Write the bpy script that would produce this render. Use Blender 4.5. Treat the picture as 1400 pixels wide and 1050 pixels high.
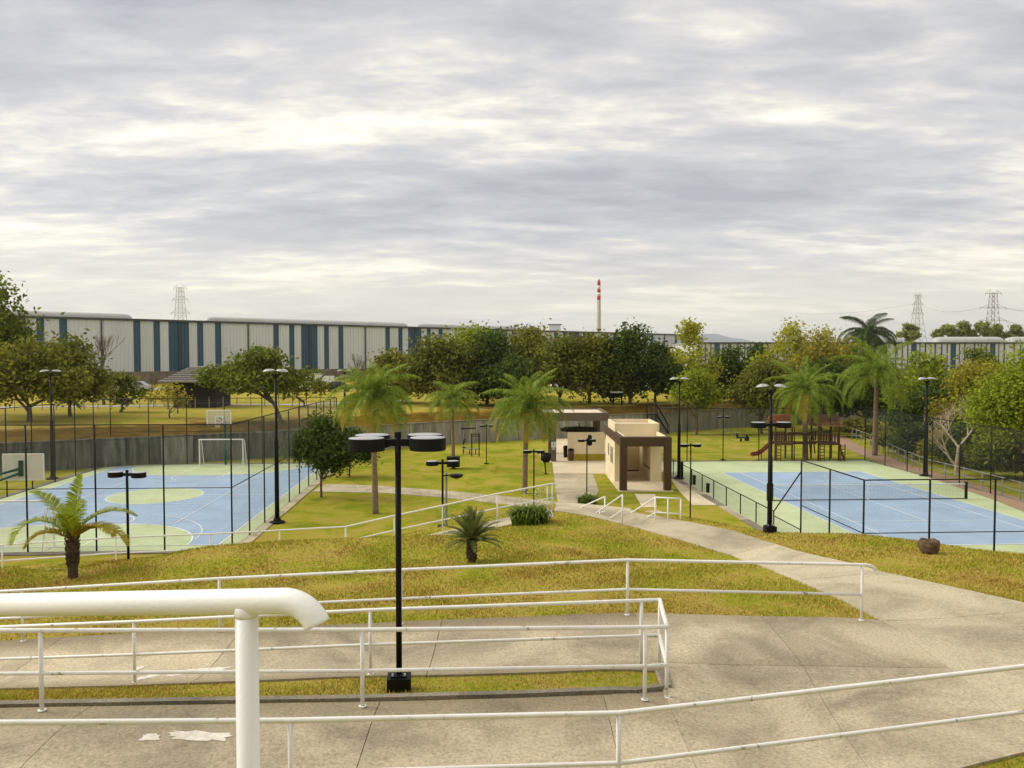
import bpy, math, random
import numpy as np
from mathutils import Vector, Matrix
R = math.radians
rnd = random.Random(7)
nr = np.random.default_rng(11)
for o in list(bpy.data.objects): bpy.data.objects.remove(o)
S = bpy.context.scene
COL = S.collection

# ------------------------------------------------------------------ camera
FPX, CH = 1090.0, 9.15                 # focal length in photo pixels, eye height above the courts
PITCH = math.atan(40/FPX)
SP, CP = math.sin(PITCH), math.cos(PITCH)
cd = bpy.data.cameras.new('camera'); cam = bpy.data.objects.new('camera', cd); COL.objects.link(cam)
cd.sensor_width = 36; cd.lens = FPX/1400*36; cd.clip_start = .05; cd.clip_end = 30000
cam.location = (0, 0, CH); cam.rotation_euler = (math.pi/2-PITCH, 0, 0)
S.camera = cam

# ------------------------------------------------------------------ sky, sun, exposure
def nd(t, kind, **kw):
    n = t.nodes.new(kind)
    for k, v in kw.items():
        if k.startswith('i_'):
            key = k[2:]; key = int(key) if key.isdigit() else key.replace('_', ' ')
            n.inputs[key].default_value = v
        else: setattr(n, k, v)
    return n
def ramp(t, fac, stops):
    n = t.nodes.new('ShaderNodeValToRGB'); e = n.color_ramp.elements
    while len(e) < len(stops): e.new(.5)
    for q, (p, c) in zip(e, stops):
        q.position = p; q.color = (*c, 1) if len(c) == 3 else c
    t.links.new(fac, n.inputs[0]); return n
SUN_EL, SUN_AZ = 38.0, -78.0           # sun from the left, slightly ahead
W = bpy.data.worlds.new('World'); S.world = W; W.use_nodes = True
t = W.node_tree; t.nodes.clear(); L = t.links.new
out = nd(t, 'ShaderNodeOutputWorld'); bg = nd(t, 'ShaderNodeBackground', i_Strength=.1)
sky = nd(t, 'ShaderNodeTexSky', sky_type='NISHITA', sun_disc=False, sun_elevation=R(SUN_EL), sun_rotation=R(SUN_AZ))
tc = nd(t, 'ShaderNodeTexCoord'); sep = nd(t, 'ShaderNodeSeparateXYZ'); L(tc.outputs['Generated'], sep.inputs[0])
zc = nd(t, 'ShaderNodeMath', operation='MAXIMUM', i_1=0.0); L(sep.outputs[2], zc.inputs[0])
za = nd(t, 'ShaderNodeMath', operation='ADD', i_1=.12); L(zc.outputs[0], za.inputs[0])
dx = nd(t, 'ShaderNodeMath', operation='DIVIDE'); L(sep.outputs[0], dx.inputs[0]); L(za.outputs[0], dx.inputs[1])
dy = nd(t, 'ShaderNodeMath', operation='DIVIDE'); L(sep.outputs[1], dy.inputs[0]); L(za.outputs[0], dy.inputs[1])
cx = nd(t, 'ShaderNodeCombineXYZ', i_2=3.7); L(dx.outputs[0], cx.inputs[0]); L(dy.outputs[0], cx.inputs[1])
mp = nd(t, 'ShaderNodeMapping'); mp.inputs['Rotation'].default_value = (0, 0, R(-14)); mp.inputs['Scale'].default_value = (.62, 1.25, 1)
mp.inputs['Location'].default_value = (2.8, .83, 0); L(cx.outputs[0], mp.inputs[0])
n1 = nd(t, 'ShaderNodeTexNoise', i_Scale=.62, i_Detail=10.0, i_Roughness=.58, i_Distortion=.08); L(mp.outputs[0], n1.inputs['Vector'])
n2 = nd(t, 'ShaderNodeTexNoise', i_Scale=5.2, i_Detail=8.0, i_Roughness=.6, i_Distortion=.15); L(mp.outputs[0], n2.inputs['Vector'])
mx = nd(t, 'ShaderNodeMix', data_type='FLOAT'); mx.inputs[0].default_value = .30
L(n1.outputs[0], mx.inputs[2]); L(n2.outputs[0], mx.inputs[3])
cl = ramp(t, mx.outputs[0], [(.37, (3.45, 3.5, 3.72)), (.45, (4.45, 4.45, 4.6)), (.50, (5.5, 5.35, 5.2)), (.54, (7.1, 6.7, 5.9)), (.595, (9.4, 8.8, 7.5))])
# thin high cloud towards the horizon turns creamy: path length through the deck, all round the sky
hz = nd(t, 'ShaderNodeMapRange', i_1=.0, i_2=.15, i_3=.85, i_4=0.0); L(zc.outputs[0], hz.inputs[0])
n3 = nd(t, 'ShaderNodeTexNoise', i_Scale=.55, i_Detail=5.0); L(mp.outputs[0], n3.inputs['Vector'])
band = ramp(t, n3.outputs[0], [(.32, (5.5, 5.5, 5.5)), (.44, (8.0, 7.2, 5.4)), (.55, (9.2, 8.4, 6.4))])
m1 = nd(t, 'ShaderNodeMix', data_type='RGBA'); L(hz.outputs[0], m1.inputs[0]); L(cl.outputs[0], m1.inputs[6]); L(band.outputs[0], m1.inputs[7])
m2 = nd(t, 'ShaderNodeMix', data_type='RGBA'); m2.inputs[0].default_value = .93; L(sky.outputs[0], m2.inputs[6]); L(m1.outputs[2], m2.inputs[7])
L(m2.outputs[2], bg.inputs[0]); L(bg.outputs[0], out.inputs[0])
sd = bpy.data.lights.new('sun', 'SUN'); sd.energy = 2.4; sd.angle = R(38); sd.color = (1, .94, .83)
sun = bpy.data.objects.new('sun', sd); COL.objects.link(sun)
sv = Vector((math.sin(R(SUN_AZ))*math.cos(R(SUN_EL)), math.cos(R(SUN_AZ))*math.cos(R(SUN_EL)), math.sin(R(SUN_EL))))
sun.rotation_euler = sv.to_track_quat('Z', 'Y').to_euler()
S.view_settings.view_transform = 'Standard'; S.view_settings.look = 'None'; S.view_settings.gamma = 1
S.view_settings.use_curve_mapping = False; S.view_settings.exposure = .52

# ------------------------------------------------------------------ places: photo pixel -> point of the park
def ray(px, py):
    u, v = (px-700)/FPX, (525-py)/FPX
    return u, CP+v*SP, -SP+v*CP
def atY(px, py, Y):
    r = ray(px, py); s = Y/r[1]; return Vector((r[0]*s, Y, CH+r[2]*s))
def atZ(px, py, z=0.0):
    r = ray(px, py); s = (z-CH)/r[2]; return Vector((r[0]*s, r[1]*s, z))
def xat(px, Y, z=0.0): return (px-700)/FPX*(Y*CP-(z-CH)*SP)
def pyof(p):
    d = p[1]*CP-(p[2]-CH)*SP; v = p[1]*SP+(p[2]-CH)*CP
    return 525-FPX*v/d

# ------------------------------------------------------------------ mesh helpers
class MB:
    def __init__(s): s.v = []; s.f = []
    def add(s, vs, fs):
        k = len(s.v); s.v += [tuple(p) for p in vs]; s.f += [tuple(i+k for i in q) for q in fs]; return s
    def box(s, c, d, m=None):
        hx, hy, hz = d[0]/2, d[1]/2, d[2]/2
        vs = [Vector((x, y, z)) for z in (-hz, hz) for x, y in ((-hx, -hy), (hx, -hy), (hx, hy), (-hx, hy))]
        if m is not None: vs = [m @ p for p in vs]
        return s.add([p+Vector(c) for p in vs], [(3, 2, 1, 0), (4, 5, 6, 7), (0, 1, 5, 4), (1, 2, 6, 5), (2, 3, 7, 6), (3, 0, 4, 7)])
    def span(s, a, b):
        return s.box([(a[i]+b[i])/2 for i in range(3)], [abs(b[i]-a[i]) for i in range(3)])
    def bar(s, p, q, w, h=None):
        p, q = Vector(p), Vector(q); d = q-p; h = w if h is None else h
        m = d.to_track_quat('X', 'Z').to_matrix()
        return s.box((p+q)/2, (d.length, w, h), m)
    def tube(s, pts, r, n=8, caps=True):
        P = [Vector(p) for p in pts]; rs = r if isinstance(r, (list, tuple)) else [r]*len(P)
        vs = []; fs = []; up = None
        for i, p in enumerate(P):
            a = (P[min(i+1, len(P)-1)]-P[max(i-1, 0)]).normalized()
            if up is None:
                up = Vector((0, 0, 1)) if abs(a.z) < .9 else Vector((1, 0, 0))
            x = a.cross(up)
            if x.length < 1e-4: x = a.cross(Vector((.3, 1, .2)))
            x.normalize(); y = x.cross(a).normalized(); up = y
            k = 1.0
            if 0 < i < len(P)-1:
                c = (P[i+1]-P[i]).normalized().dot((P[i]-P[i-1]).normalized()); k = 1/max(.75, math.sqrt(max(.1, (1+c)/2)))
            for j in range(n):
                t_ = 2*math.pi*j/n; vs.append(p+(x*math.cos(t_)+y*math.sin(t_))*rs[i]*k)
        for i in range(len(P)-1):
            for j in range(n):
                fs.append((i*n+j, i*n+(j+1) % n, (i+1)*n+(j+1) % n, (i+1)*n+j))
        if caps: fs += [tuple(range(n))[::-1], tuple(range((len(P)-1)*n, len(P)*n))]
        return s.add(vs, fs)
    def lathe(s, prof, c=(0, 0, 0), n=16, sx=1, sy=1):
        vs = []; fs = []
        for r_, z in prof:
            for j in range(n):
                a = 2*math.pi*j/n; vs.append((c[0]+r_*sx*math.cos(a), c[1]+r_*sy*math.sin(a), c[2]+z))
        for i in range(len(prof)-1):
            for j in range(n): fs.append((i*n+j, i*n+(j+1) % n, (i+1)*n+(j+1) % n, (i+1)*n+j))
        fs += [tuple(range(n))[::-1], tuple(range((len(prof)-1)*n, len(prof)*n))]
        return s.add(vs, fs)
    def mesh(s, name, off=(0, 0, 0), smooth=False):
        me = bpy.data.meshes.new(name); o = Vector(off)
        me.from_pydata([(p[0]-o[0], p[1]-o[1], p[2]-o[2]) for p in s.v], [], s.f)
        if smooth: me.polygons.foreach_set('use_smooth', [True]*len(me.polygons))
        me.update(); return me
    def build(s, name, m, parent=None, local=False, smooth=False):
        off = (0, 0, 0) if (parent is None or local) else worldloc(parent)
        return link(name, s.mesh(name, off, smooth), m, parent)
def worldloc(o):
    p = Vector(o.location)
    while o.parent: o = o.parent; p += Vector(o.location)
    return p
def link(name, me, m, parent=None, loc=(0, 0, 0), rot=(0, 0, 0)):
    o = bpy.data.objects.new(name, me); COL.objects.link(o)
    if m is not None and not me.materials: me.materials.append(m)
    o.parent = parent; o.location = loc; o.rotation_euler = rot; return o
def npmesh(name, V, F, smooth=False):
    me = bpy.data.meshes.new(name); V = np.asarray(V, np.float32); F = np.asarray(F, np.int32); k = F.shape[1]
    me.vertices.add(len(V)); me.vertices.foreach_set('co', V.ravel())
    me.loops.add(F.size); me.loops.foreach_set('vertex_index', F.ravel())
    me.polygons.add(len(F)); me.polygons.foreach_set('loop_start', np.arange(len(F), dtype=np.int32)*k)
    if smooth: me.polygons.foreach_set('use_smooth', np.ones(len(F), bool))
    me.update(calc_edges=True); return me
def tag(o, label=None, cat=None, group=None, kind=None):
    if label: o['label'] = label
    if cat: o['category'] = cat
    if group: o['group'] = group
    if kind: o['kind'] = kind
    return o
def thing(name, label, cat, loc=(0, 0, 0), rz=0, group=None):
    o = bpy.data.objects.new(name, None); COL.objects.link(o); o.empty_display_size = .2
    o.location = loc; o.rotation_euler = (0, 0, rz); return tag(o, label, cat, group)
def dup(root, loc, rz=0, label=None, scale=None):
    r = root.copy(); COL.objects.link(r); r.location = loc; r.rotation_euler = (0, 0, rz)
    if label: r['label'] = label
    if scale: r.scale = scale
    for ch in root.children:
        c = ch.copy(); COL.objects.link(c); c.parent = r
        for g in ch.children:
            d = g.copy(); COL.objects.link(d); d.parent = c
    return r

# ------------------------------------------------------------------ materials
def mat(name, c, rough=.7, var=.12, scale=2.0, bump=0.0, bscale=30.0, metal=0.0, c2=None, lo=.35, hi=.65, stretch=(1, 1, 1), detail=5.0, spec=.3):
    m = bpy.data.materials.new(name); m.use_nodes = True; t = m.node_tree; L = t.links.new
    b = t.nodes['Principled BSDF']; b.inputs['Roughness'].default_value = rough; b.inputs['Metallic'].default_value = metal
    b.inputs['Specular IOR Level'].default_value = spec
    g = nd(t, 'ShaderNodeNewGeometry'); mpn = nd(t, 'ShaderNodeMapping'); mpn.inputs['Scale'].default_value = stretch
    L(g.outputs['Position'], mpn.inputs[0])
    n = nd(t, 'ShaderNodeTexNoise', i_Scale=scale, i_Detail=detail, i_Roughness=.6); L(mpn.outputs[0], n.inputs['Vector'])
    a = tuple(x*(1-var) for x in c); d = c2 if c2 else tuple(min(1, x*(1+var)) for x in c)
    r_ = ramp(t, n.outputs[0], [(lo, a), (hi, d)]); L(r_.outputs[0], b.inputs['Base Color'])
    if bump:
        n2 = nd(t, 'ShaderNodeTexNoise', i_Scale=bscale, i_Detail=4.0); L(mpn.outputs[0], n2.inputs['Vector'])
        bp = nd(t, 'ShaderNodeBump', i_Strength=bump, i_Distance=.02); L(n2.outputs[0], bp.inputs['Height']); L(bp.outputs[0], b.inputs['Normal'])
    return m
def leafmat(name, c, c2, trans=.35, rough=.55, dead=None):
    m = bpy.data.materials.new(name); m.use_nodes = True; t = m.node_tree; L = t.links.new
    b = t.nodes['Principled BSDF']; o = t.nodes['Material Output']; b.inputs['Roughness'].default_value = rough
    b.inputs['Specular IOR Level'].default_value = .12
    g = nd(t, 'ShaderNodeNewGeometry')
    n = nd(t, 'ShaderNodeTexNoise', i_Scale=1.3, i_Detail=3.0); L(g.outputs['Position'], n.inputs['Vector'])
    mm = nd(t, 'ShaderNodeMix', data_type='FLOAT'); mm.inputs[0].default_value = .5
    L(g.outputs['Random Per Island'], mm.inputs[2]); L(n.outputs[0], mm.inputs[3])
    st = [(.22, c), (.72, c2)]
    if dead: st.append((.86, dead))
    r_ = ramp(t, mm.outputs[0], st)
    L(r_.outputs[0], b.inputs['Base Color'])
    tr = nd(t, 'ShaderNodeBsdfTranslucent'); L(r_.outputs[0], tr.inputs[0])
    ms = nd(t, 'ShaderNodeMixShader'); ms.inputs[0].default_value = trans
    L(b.outputs[0], ms.inputs[1]); L(tr.outputs[0], ms.inputs[2]); L(ms.outputs[0], o.inputs[0]); return m
def grassmat(name, blades=False):
    m = bpy.data.materials.new(name); m.use_nodes = True; t = m.node_tree; L = t.links.new
    b = t.nodes['Principled BSDF']; b.inputs['Roughness'].default_value = 1; b.inputs['Specular IOR Level'].default_value = 0
    g = nd(t, 'ShaderNodeNewGeometry'); sx = nd(t, 'ShaderNodeSeparateXYZ'); L(g.outputs['Position'], sx.inputs[0])
    big = nd(t, 'ShaderNodeTexNoise', i_Scale=.42, i_Detail=7.0, i_Roughness=.68, i_Distortion=.8); L(g.outputs['Position'], big.inputs['Vector'])
    fine = nd(t, 'ShaderNodeTexNoise', i_Scale=9.0, i_Detail=5.0, i_Roughness=.7); L(g.outputs['Position'], fine.inputs['Vector'])
    # the mown lawn beyond the slope is greener than the thin dry turf on the hill and on the bank behind the wall
    far = nd(t, 'ShaderNodeMapRange', i_1=30.0, i_2=46.0, i_3=-.005, i_4=.075); L(sx.outputs[1], far.inputs[0])
    bank = nd(t, 'ShaderNodeMapRange', i_1=1.2, i_2=2.2, i_3=0.0, i_4=1.0); L(sx.outputs[2], bank.inputs[0])
    yb = nd(t, 'ShaderNodeMath', operation='GREATER_THAN', i_1=55.0); L(sx.outputs[1], yb.inputs[0])
    bk = nd(t, 'ShaderNodeMath', operation='MULTIPLY'); L(bank.outputs[0], bk.inputs[0]); L(yb.outputs[0], bk.inputs[1])
    lev = nd(t, 'ShaderNodeMapRange', i_1=2.9, i_2=3.12, i_3=-.5, i_4=-.04); L(sx.outputs[2], lev.inputs[0])
    bk2 = nd(t, 'ShaderNodeMath', operation='MULTIPLY'); L(bk.outputs[0], bk2.inputs[0]); L(lev.outputs[0], bk2.inputs[1])
    s1 = nd(t, 'ShaderNodeMath', operation='ADD'); L(big.outputs[0], s1.inputs[0]); L(far.outputs[0], s1.inputs[1])
    s2 = nd(t, 'ShaderNodeMath', operation='ADD'); L(s1.outputs[0], s2.inputs[0]); L(bk2.outputs[0], s2.inputs[1])
    mm = nd(t, 'ShaderNodeMix', data_type='FLOAT'); mm.inputs[0].default_value = .36
    L(s2.outputs[0], mm.inputs[2])
    if blades: L(g.outputs['Random Per Island'], mm.inputs[3]); mm.inputs[0].default_value = .40
    else: L(fine.outputs[0], mm.inputs[3])
    k = 1.12 if blades else .86
    cs = [(.35, (.27, .17, .035)), (.44, (.49, .36, .09)), (.505, (.42, .36, .065)), (.55, (.36, .35, .036)), (.64, (.20, .25, .02))]
    r_ = ramp(t, mm.outputs[0], [(p, tuple(x*k for x in c)) for p, c in [(.20, (.12, .078, .012))]+cs])
    L(r_.outputs[0], b.inputs['Base Color'])
    if not blades:
        bp = nd(t, 'ShaderNodeBump', i_Strength=.9, i_Distance=.06); f2 = nd(t, 'ShaderNodeTexNoise', i_Scale=16.0, i_Detail=5.0, i_Roughness=.75)
        L(g.outputs['Position'], f2.inputs['Vector']); L(f2.outputs[0], bp.inputs['Height']); L(bp.outputs[0], b.inputs['Normal'])
    return m
def concmat(name, c, dark=.55):
    m = bpy.data.materials.new(name); m.use_nodes = True; t = m.node_tree; L = t.links.new
    b = t.nodes['Principled BSDF']; b.inputs['Roughness'].default_value = .85; b.inputs['Specular IOR Level'].default_value = .2
    g = nd(t, 'ShaderNodeNewGeometry')
    st = nd(t, 'ShaderNodeTexNoise', i_Scale=.55, i_Detail=6.0, i_Roughness=.62, i_Distortion=.8); L(g.outputs['Position'], st.inputs['Vector'])
    sp = nd(t, 'ShaderNodeTexNoise', i_Scale=26.0, i_Detail=6.0, i_Roughness=.8); L(g.outputs['Position'], sp.inputs['Vector'])
    oi = nd(t, 'ShaderNodeObjectInfo')
    a = ramp(t, st.outputs[0], [(.34, tuple(x*dark for x in c)), (.56, c), (.75, tuple(min(1, x*1.12) for x in c))])
    s = ramp(t, sp.outputs[0], [(.33, (.55, .54, .50)), (.47, (.92, .92, .9)), (.53, (1.02, 1.02, 1)), (.66, (1.3, 1.29, 1.25))])
    mm = nd(t, 'ShaderNodeMix', data_type='RGBA', blend_type='MULTIPLY'); mm.inputs[0].default_value = 1
    L(a.outputs[0], mm.inputs[6]); L(s.outputs[0], mm.inputs[7])
    at_ = nd(t, 'ShaderNodeAttribute', attribute_name='dirt'); dn_ = nd(t, 'ShaderNodeMath', operation='MULTIPLY'); L(at_.outputs['Fac'], dn_.inputs[0]); dr_ = nd(t, 'ShaderNodeMapRange', i_1=.35, i_2=.6, i_3=.45, i_4=1.0); L(st.outputs[0], dr_.inputs[0]); L(dr_.outputs[0], dn_.inputs[1])
    md = nd(t, 'ShaderNodeMix', data_type='RGBA', blend_type='MULTIPLY'); L(dn_.outputs[0], md.inputs[0]); L(mm.outputs[2], md.inputs[6]); md.inputs[7].default_value = (.50, .47, .40, 1)
    mr = nd(t, 'ShaderNodeMapRange', i_3=.9, i_4=1.08); L(oi.outputs['Random'], mr.inputs[0])
    mv = nd(t, 'ShaderNodeVectorMath', operation='SCALE'); L(md.outputs[2], mv.inputs[0]); L(mr.outputs[0], mv.inputs['Scale'])
    L(mv.outputs[0], b.inputs['Base Color'])
    bp = nd(t, 'ShaderNodeBump', i_Strength=.55, i_Distance=.012); L(sp.outputs[0], bp.inputs['Height']); L(bp.outputs[0], b.inputs['Normal'])
    return m
def paintmat(name, c, chip, amount=.3, scale=7.0, rough=.4):
    m = bpy.data.materials.new(name); m.use_nodes = True; t = m.node_tree; L = t.links.new
    b = t.nodes['Principled BSDF']; b.inputs['Roughness'].default_value = rough
    g = nd(t, 'ShaderNodeNewGeometry')
    n = nd(t, 'ShaderNodeTexNoise', i_Scale=scale, i_Detail=8.0, i_Roughness=.75); L(g.outputs['Position'], n.inputs['Vector'])
    r_ = ramp(t, n.outputs[0], [(amount-.02, chip), (amount+.02, tuple(x*.9 for x in c)), (.6, c)]); L(r_.outputs[0], b.inputs['Base Color']); return m

M_GRASS = grassmat('turf'); M_BLADE = grassmat('grass_blades', True)
M_CONC = concmat('ramp_concrete', (.475, .405, .285)); M_PATH = concmat('path_concrete', (.49, .425, .30), .66)
M_CONC_D = concmat('weathered_kerb', (.25, .22, .17)); M_PLAZA = concmat('plaza_concrete', (.66, .56, .40), .85)
M_PATCH = mat('lime_patch', (.68, .63, .55), .9, .2, 9, .5, 60)
M_WHITE = paintmat('white_pipe_paint', (.80, .79, .75), (.32, .23, .15), .37); M_WHITE2 = mat('fresh_white_paint', (.80, .79, .76), .35, .03, 3, .06, 90)
M_BLACK = mat('black_metal', (.006, .006, .006), .5, .3, 6, spec=.15); M_FENCE = mat('dark_fence_metal', (.014, .016, .014), .55, .3, 3, spec=.15)
M_WIRE = mat('chain_wire', (.11, .12, .105), .45, .1, 3); M_LID = mat('pale_lid', (.36, .37, .38), .35, .08, 4)
M_STEEL = mat('floodlight_grey', (.42, .44, .45), .35, .1, 4); M_GLASS = mat('lamp_glass', (.3, .3, .28), .15, .1, 5)
M_BLUE = mat('court_blue', (.295, .40, .535), .75, .10, .5, .2, 80, detail=9, lo=.3, hi=.62); M_GREEN = mat('court_green', (.455, .525, .30), .75, .10, .5, .2, 80, detail=9, lo=.3, hi=.62)
M_LINE = mat('court_line_paint', (.78, .8, .78), .7, .05, 3)
M_CREAM = mat('cream_render', (.76, .64, .43), .85, .05, .8, .15, 50); M_BROWN = mat('brown_render', (.08, .047, .022), .8, .1, 1.2, .15, 50)
M_TAUPE = mat('taupe_render', (.14, .10, .068), .8, .1, 1.2, .15, 50)
M_OLIVE = mat('olive_render', (.36, .28, .02), .8, .1, 2); M_ROOFC = mat('pale_roof_slab', (.66, .57, .43), .85, .1, 1)
M_DARKGLASS = mat('window_glass', (.05, .055, .06), .1, .2, 2)
M_WALL = mat('retaining_concrete', (.27, .255, .20), .9, .4, 1.2, .4, 20, c2=(.42, .40, .33), lo=.3, hi=.7, stretch=(1.6, 1.6, .3)); M_WALLD = mat('dark_streaked_concrete', (.10, .103, .08), .9, .35, 1.2, .4, 20, c2=(.21, .21, .165), lo=.4, hi=.68, stretch=(1.6, 1.6, .3))
M_PGREY = mat('grey_cladding', (.60, .62, .65), .5, .05, .15, 0, 30, stretch=(1, 1, .15)); M_PBLUE = mat('blue_cladding', (.048, .10, .155), .5, .1, .2, stretch=(1, 1, .2))
M_GUTTER = mat('dark_gutter', (.06, .065, .07), .5, .2, 1); M_VAULT = mat('pale_roof_sheet', (.42, .42, .40), .45, .06, .3); M_PLINTH = mat('grey_plinth', (.17, .145, .11), .9, .25, .5)
M_BARK = mat('bark', (.11, .08, .05), .9, .35, 5, .6, 25); M_BARKP = mat('pale_bark', (.40, .32, .22), .9, .2, 5); M_PTRUNK = mat('palm_trunk', (.22, .16, .10), .9, .3, 4, .5, 20, stretch=(1, 1, 3))
M_BARKD = mat('dark_fibrous_trunk', (.08, .055, .035), .95, .4, 12, .8, 30)
M_RED = mat('red_band', (.5, .05, .03), .6); M_CHIM = mat('chimney_concrete', (.42, .38, .32), .85, .1, .1); M_CWHITE = mat('white_band', (.7, .69, .66), .6)
M_WOOD = mat('stained_play_timber', (.10, .043, .023), .75, .3, 6, 0, 30, stretch=(1, 1, 4)); M_SHING = mat('brown_shingles', (.26, .14, .085), .85, .3, 5); M_SLIDE = mat('dark_red_slide', (.16, .02, .015), .3)
M_STUMP = mat('grey_brown_wood', (.12, .075, .045), .9, .45, 14, .8, 30); M_TILE = mat('grey_roof_tiles', (.20, .185, .165), .85, .25, 6); M_THATCH = mat('dark_timber', (.03, .024, .018), .9, .6, 9)
M_NET = mat('net_cord', (.02, .022, .02), .8); M_NETW = mat('white_net_cord', (.6, .6, .58), .8); M_BOARD = mat('backboard', (.72, .72, .70), .5, .05, 2); M_GREENM = mat('green_steel', (.01, .07, .045), .4)
M_ORANGE = mat('orange_rim', (.55, .10, .03), .5); M_BRICKP = mat('earth_path', (.34, .225, .145), .9, .15, 1.5, .4, 20); M_ROAD = mat('grey_road', (.36, .34, .31), .9, .1, .6)
M_GALV = mat('galvanised', (.25, .25, .24), .5, .2, 2); M_PYL = mat('pylon_steel', (.34, .33, .28), .6, .1, .1); M_PYLR = mat('pylon_weathered_steel', (.24, .16, .13), .6, .1, .1)
M_HILL = mat('far_hill', (.05, .065, .05), .95, .2, .002); M_SOIL = mat('bare_soil', (.15, .105, .065), .95, .3, 3)
M_CARW = mat('white_car_paint', (.72, .73, .74), .25, .03, 1); M_CARD = mat('dark_car_paint', (.03, .033, .04), .25, .1, 1); M_CARS = mat('silver_car_paint', (.38, .39, .4), .3, .05, 1); M_TYRE = mat('tyre_rubber', (.015, .015, .015), .9)

M_ACRYL = mat('clear_acrylic', (.6, .6, .55), .3, .05, 2); M_ACRYL.node_tree.nodes['Principled BSDF'].inputs['Alpha'].default_value = .3

# ------------------------------------------------------------------ railings: measured points of their top rails (pixel x, pixel y, depth)
RH, RM = .92, .477
def pts(l): return [atY(*q) for q in l]
NEAR = pts([(-420, 992, 6.3), (0, 988, 6.75), (397, 985, 6.95), (846, 975, 7.35), (1000, 958, 7.6), (1400, 911, 8.1), (1760, 868, 8.7)])
UFAR = pts([(-330, 862, 8.2), (55, 862, 8.65), (495, 861, 9.05), (882, 857.5, 9.55), (912, 857, 9.75)])
UBACK = pts([(902, 820.5, 10.6), (877, 821, 10.55), (506, 834, 10.75), (183, 850, 11.3), (-170, 864, 11.95)])
HILLR = pts([(-170, 817, 14.0), (30, 807, 13.7), (299.5, 791, 13.1), (548, 779, 12.95), (858, 765.5, 12.7), (1179, 772, 12.5)])
LOWR = pts([(-170, 750, 23.0), (2.5, 745, 23.6), (158, 735, 24.2), (287.5, 730, 24.7), (382, 725, 25.0), (472.5, 720, 25.4), (539, 705, 25.6), (605, 691, 25.8), (680, 675, 26.2), (755, 661, 26.4)])

# ------------------------------------------------------------------ terrain
CPTS = []
for lst in (NEAR, UFAR, UBACK, HILLR):
    for i, p in enumerate(lst):
        CPTS.append((p.x, p.y, p.z-RH))
        if i+1 < len(lst):
            q = lst[i+1]; n = int((q-p).length/1.1)
            for k in range(1, n): e = p.lerp(q, k/n); CPTS.append((e.x, e.y, e.z-RH))
for p in LOWR[:-1]:
    CPTS.append((p.x, p.y, p.z-RH)); CPTS.append((p.x, p.y-1.15, p.z-RH))
CPTS.append((LOWR[-1].x, LOWR[-1].y, LOWR[-1].z-RH))
SLOPE = [(2.5, 778, 22.0), (158, 769.5, 22.6), (287, 757.5, 23.1), (382, 757, 23.4), (472, 751.5, 23.8), (540, 743, 24.0), (605, 735, 24.2), (680, 722, 24.6),
         (100, 793, 20), (645, 770, 18.5), (30, 835, 16.5), (400, 800, 17.5), (800, 780, 17), (700, 748, 20.6), (250, 800, 18.2), (500, 812, 16), (1000, 810, 14.8), (560, 765, 20),
         (757, 699, 26.2), (830, 712, 25.0), (870, 722, 24.2), (950, 745, 21.3), (1000, 760, 19.9), (1090, 795, 16.1), (1205, 850, 12.7), (1400, 993, 8.85),
         (1400, 832, 13.1), (1205, 783, 16.3), (1130, 765, 18.2), (1060, 745, 20.7), (1000, 726, 22.8), (950, 716, 24), (905, 708, 25.2), (870, 702, 26.2), (760, 692, 27.6),
         (1182, 736, 20.6), (1400, 768, 17.9), (1270, 758, 18.3), (1330, 759, 18.1), (1215, 768, 17.3)]
for q in SLOPE:
    p = atY(*q); CPTS.append((p.x, p.y, p.z))
CPTS += [(0, 1.2, 7.55), (-6, .8, 7.6), (6, 1.2, 7.4), (0, 4.3, 6.0), (-5, 4.0, 6.15), (4, 4.6, 5.7), (9, 5.5, 5.5), (12, 9, 5.2), (16, 13, 5.0), (18, 16, 4.7), (-14, 4, 6.0), (-14, 18, 3.6), (-20, 12, 4.3), (-20, 20, 3.0), (-22, 24, 2.3)]
CP_ = np.array(CPTS)
def _phi(r2): return .5*r2*np.log(np.maximum(r2, 1e-9))
_n = len(CP_); _K = _phi(((CP_[:, None, :2]-CP_[None, :, :2])**2).sum(-1))+np.eye(_n)*.05
_Pm = np.c_[np.ones(_n), CP_[:, :2]]
_A = np.block([[_K, _Pm], [_Pm.T, np.zeros((3, 3))]]); _w = np.linalg.solve(_A, np.r_[CP_[:, 2], 0, 0, 0])
def _rbf(x, y):
    x = np.clip(x, -22, 17); y = np.clip(y, 0, 30)
    d2 = (x[:, None]-CP_[None, :, 0])**2+(y[:, None]-CP_[None, :, 1])**2
    return _phi(d2) @ _w[:_n]+_w[_n]+_w[_n+1]*x+_w[_n+2]*y
YCX = [-60, -15, -7, -.4, 1.6, 4, 5.6, 7.4, 9.5, 11.5, 20, 60]; YCY = [24.0, 24.3, 25.7, 26.9, 28.3, 27.0, 24.9, 22.0, 20.9, 18.7, 17, 16]
FTX = [-60, -12, -8, 3, 6, 8, 11, 13.5, 60]; FTY = [35.6, 35.6, 37, 36, 33, 32, 30.5, 29.4, 28]
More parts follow.
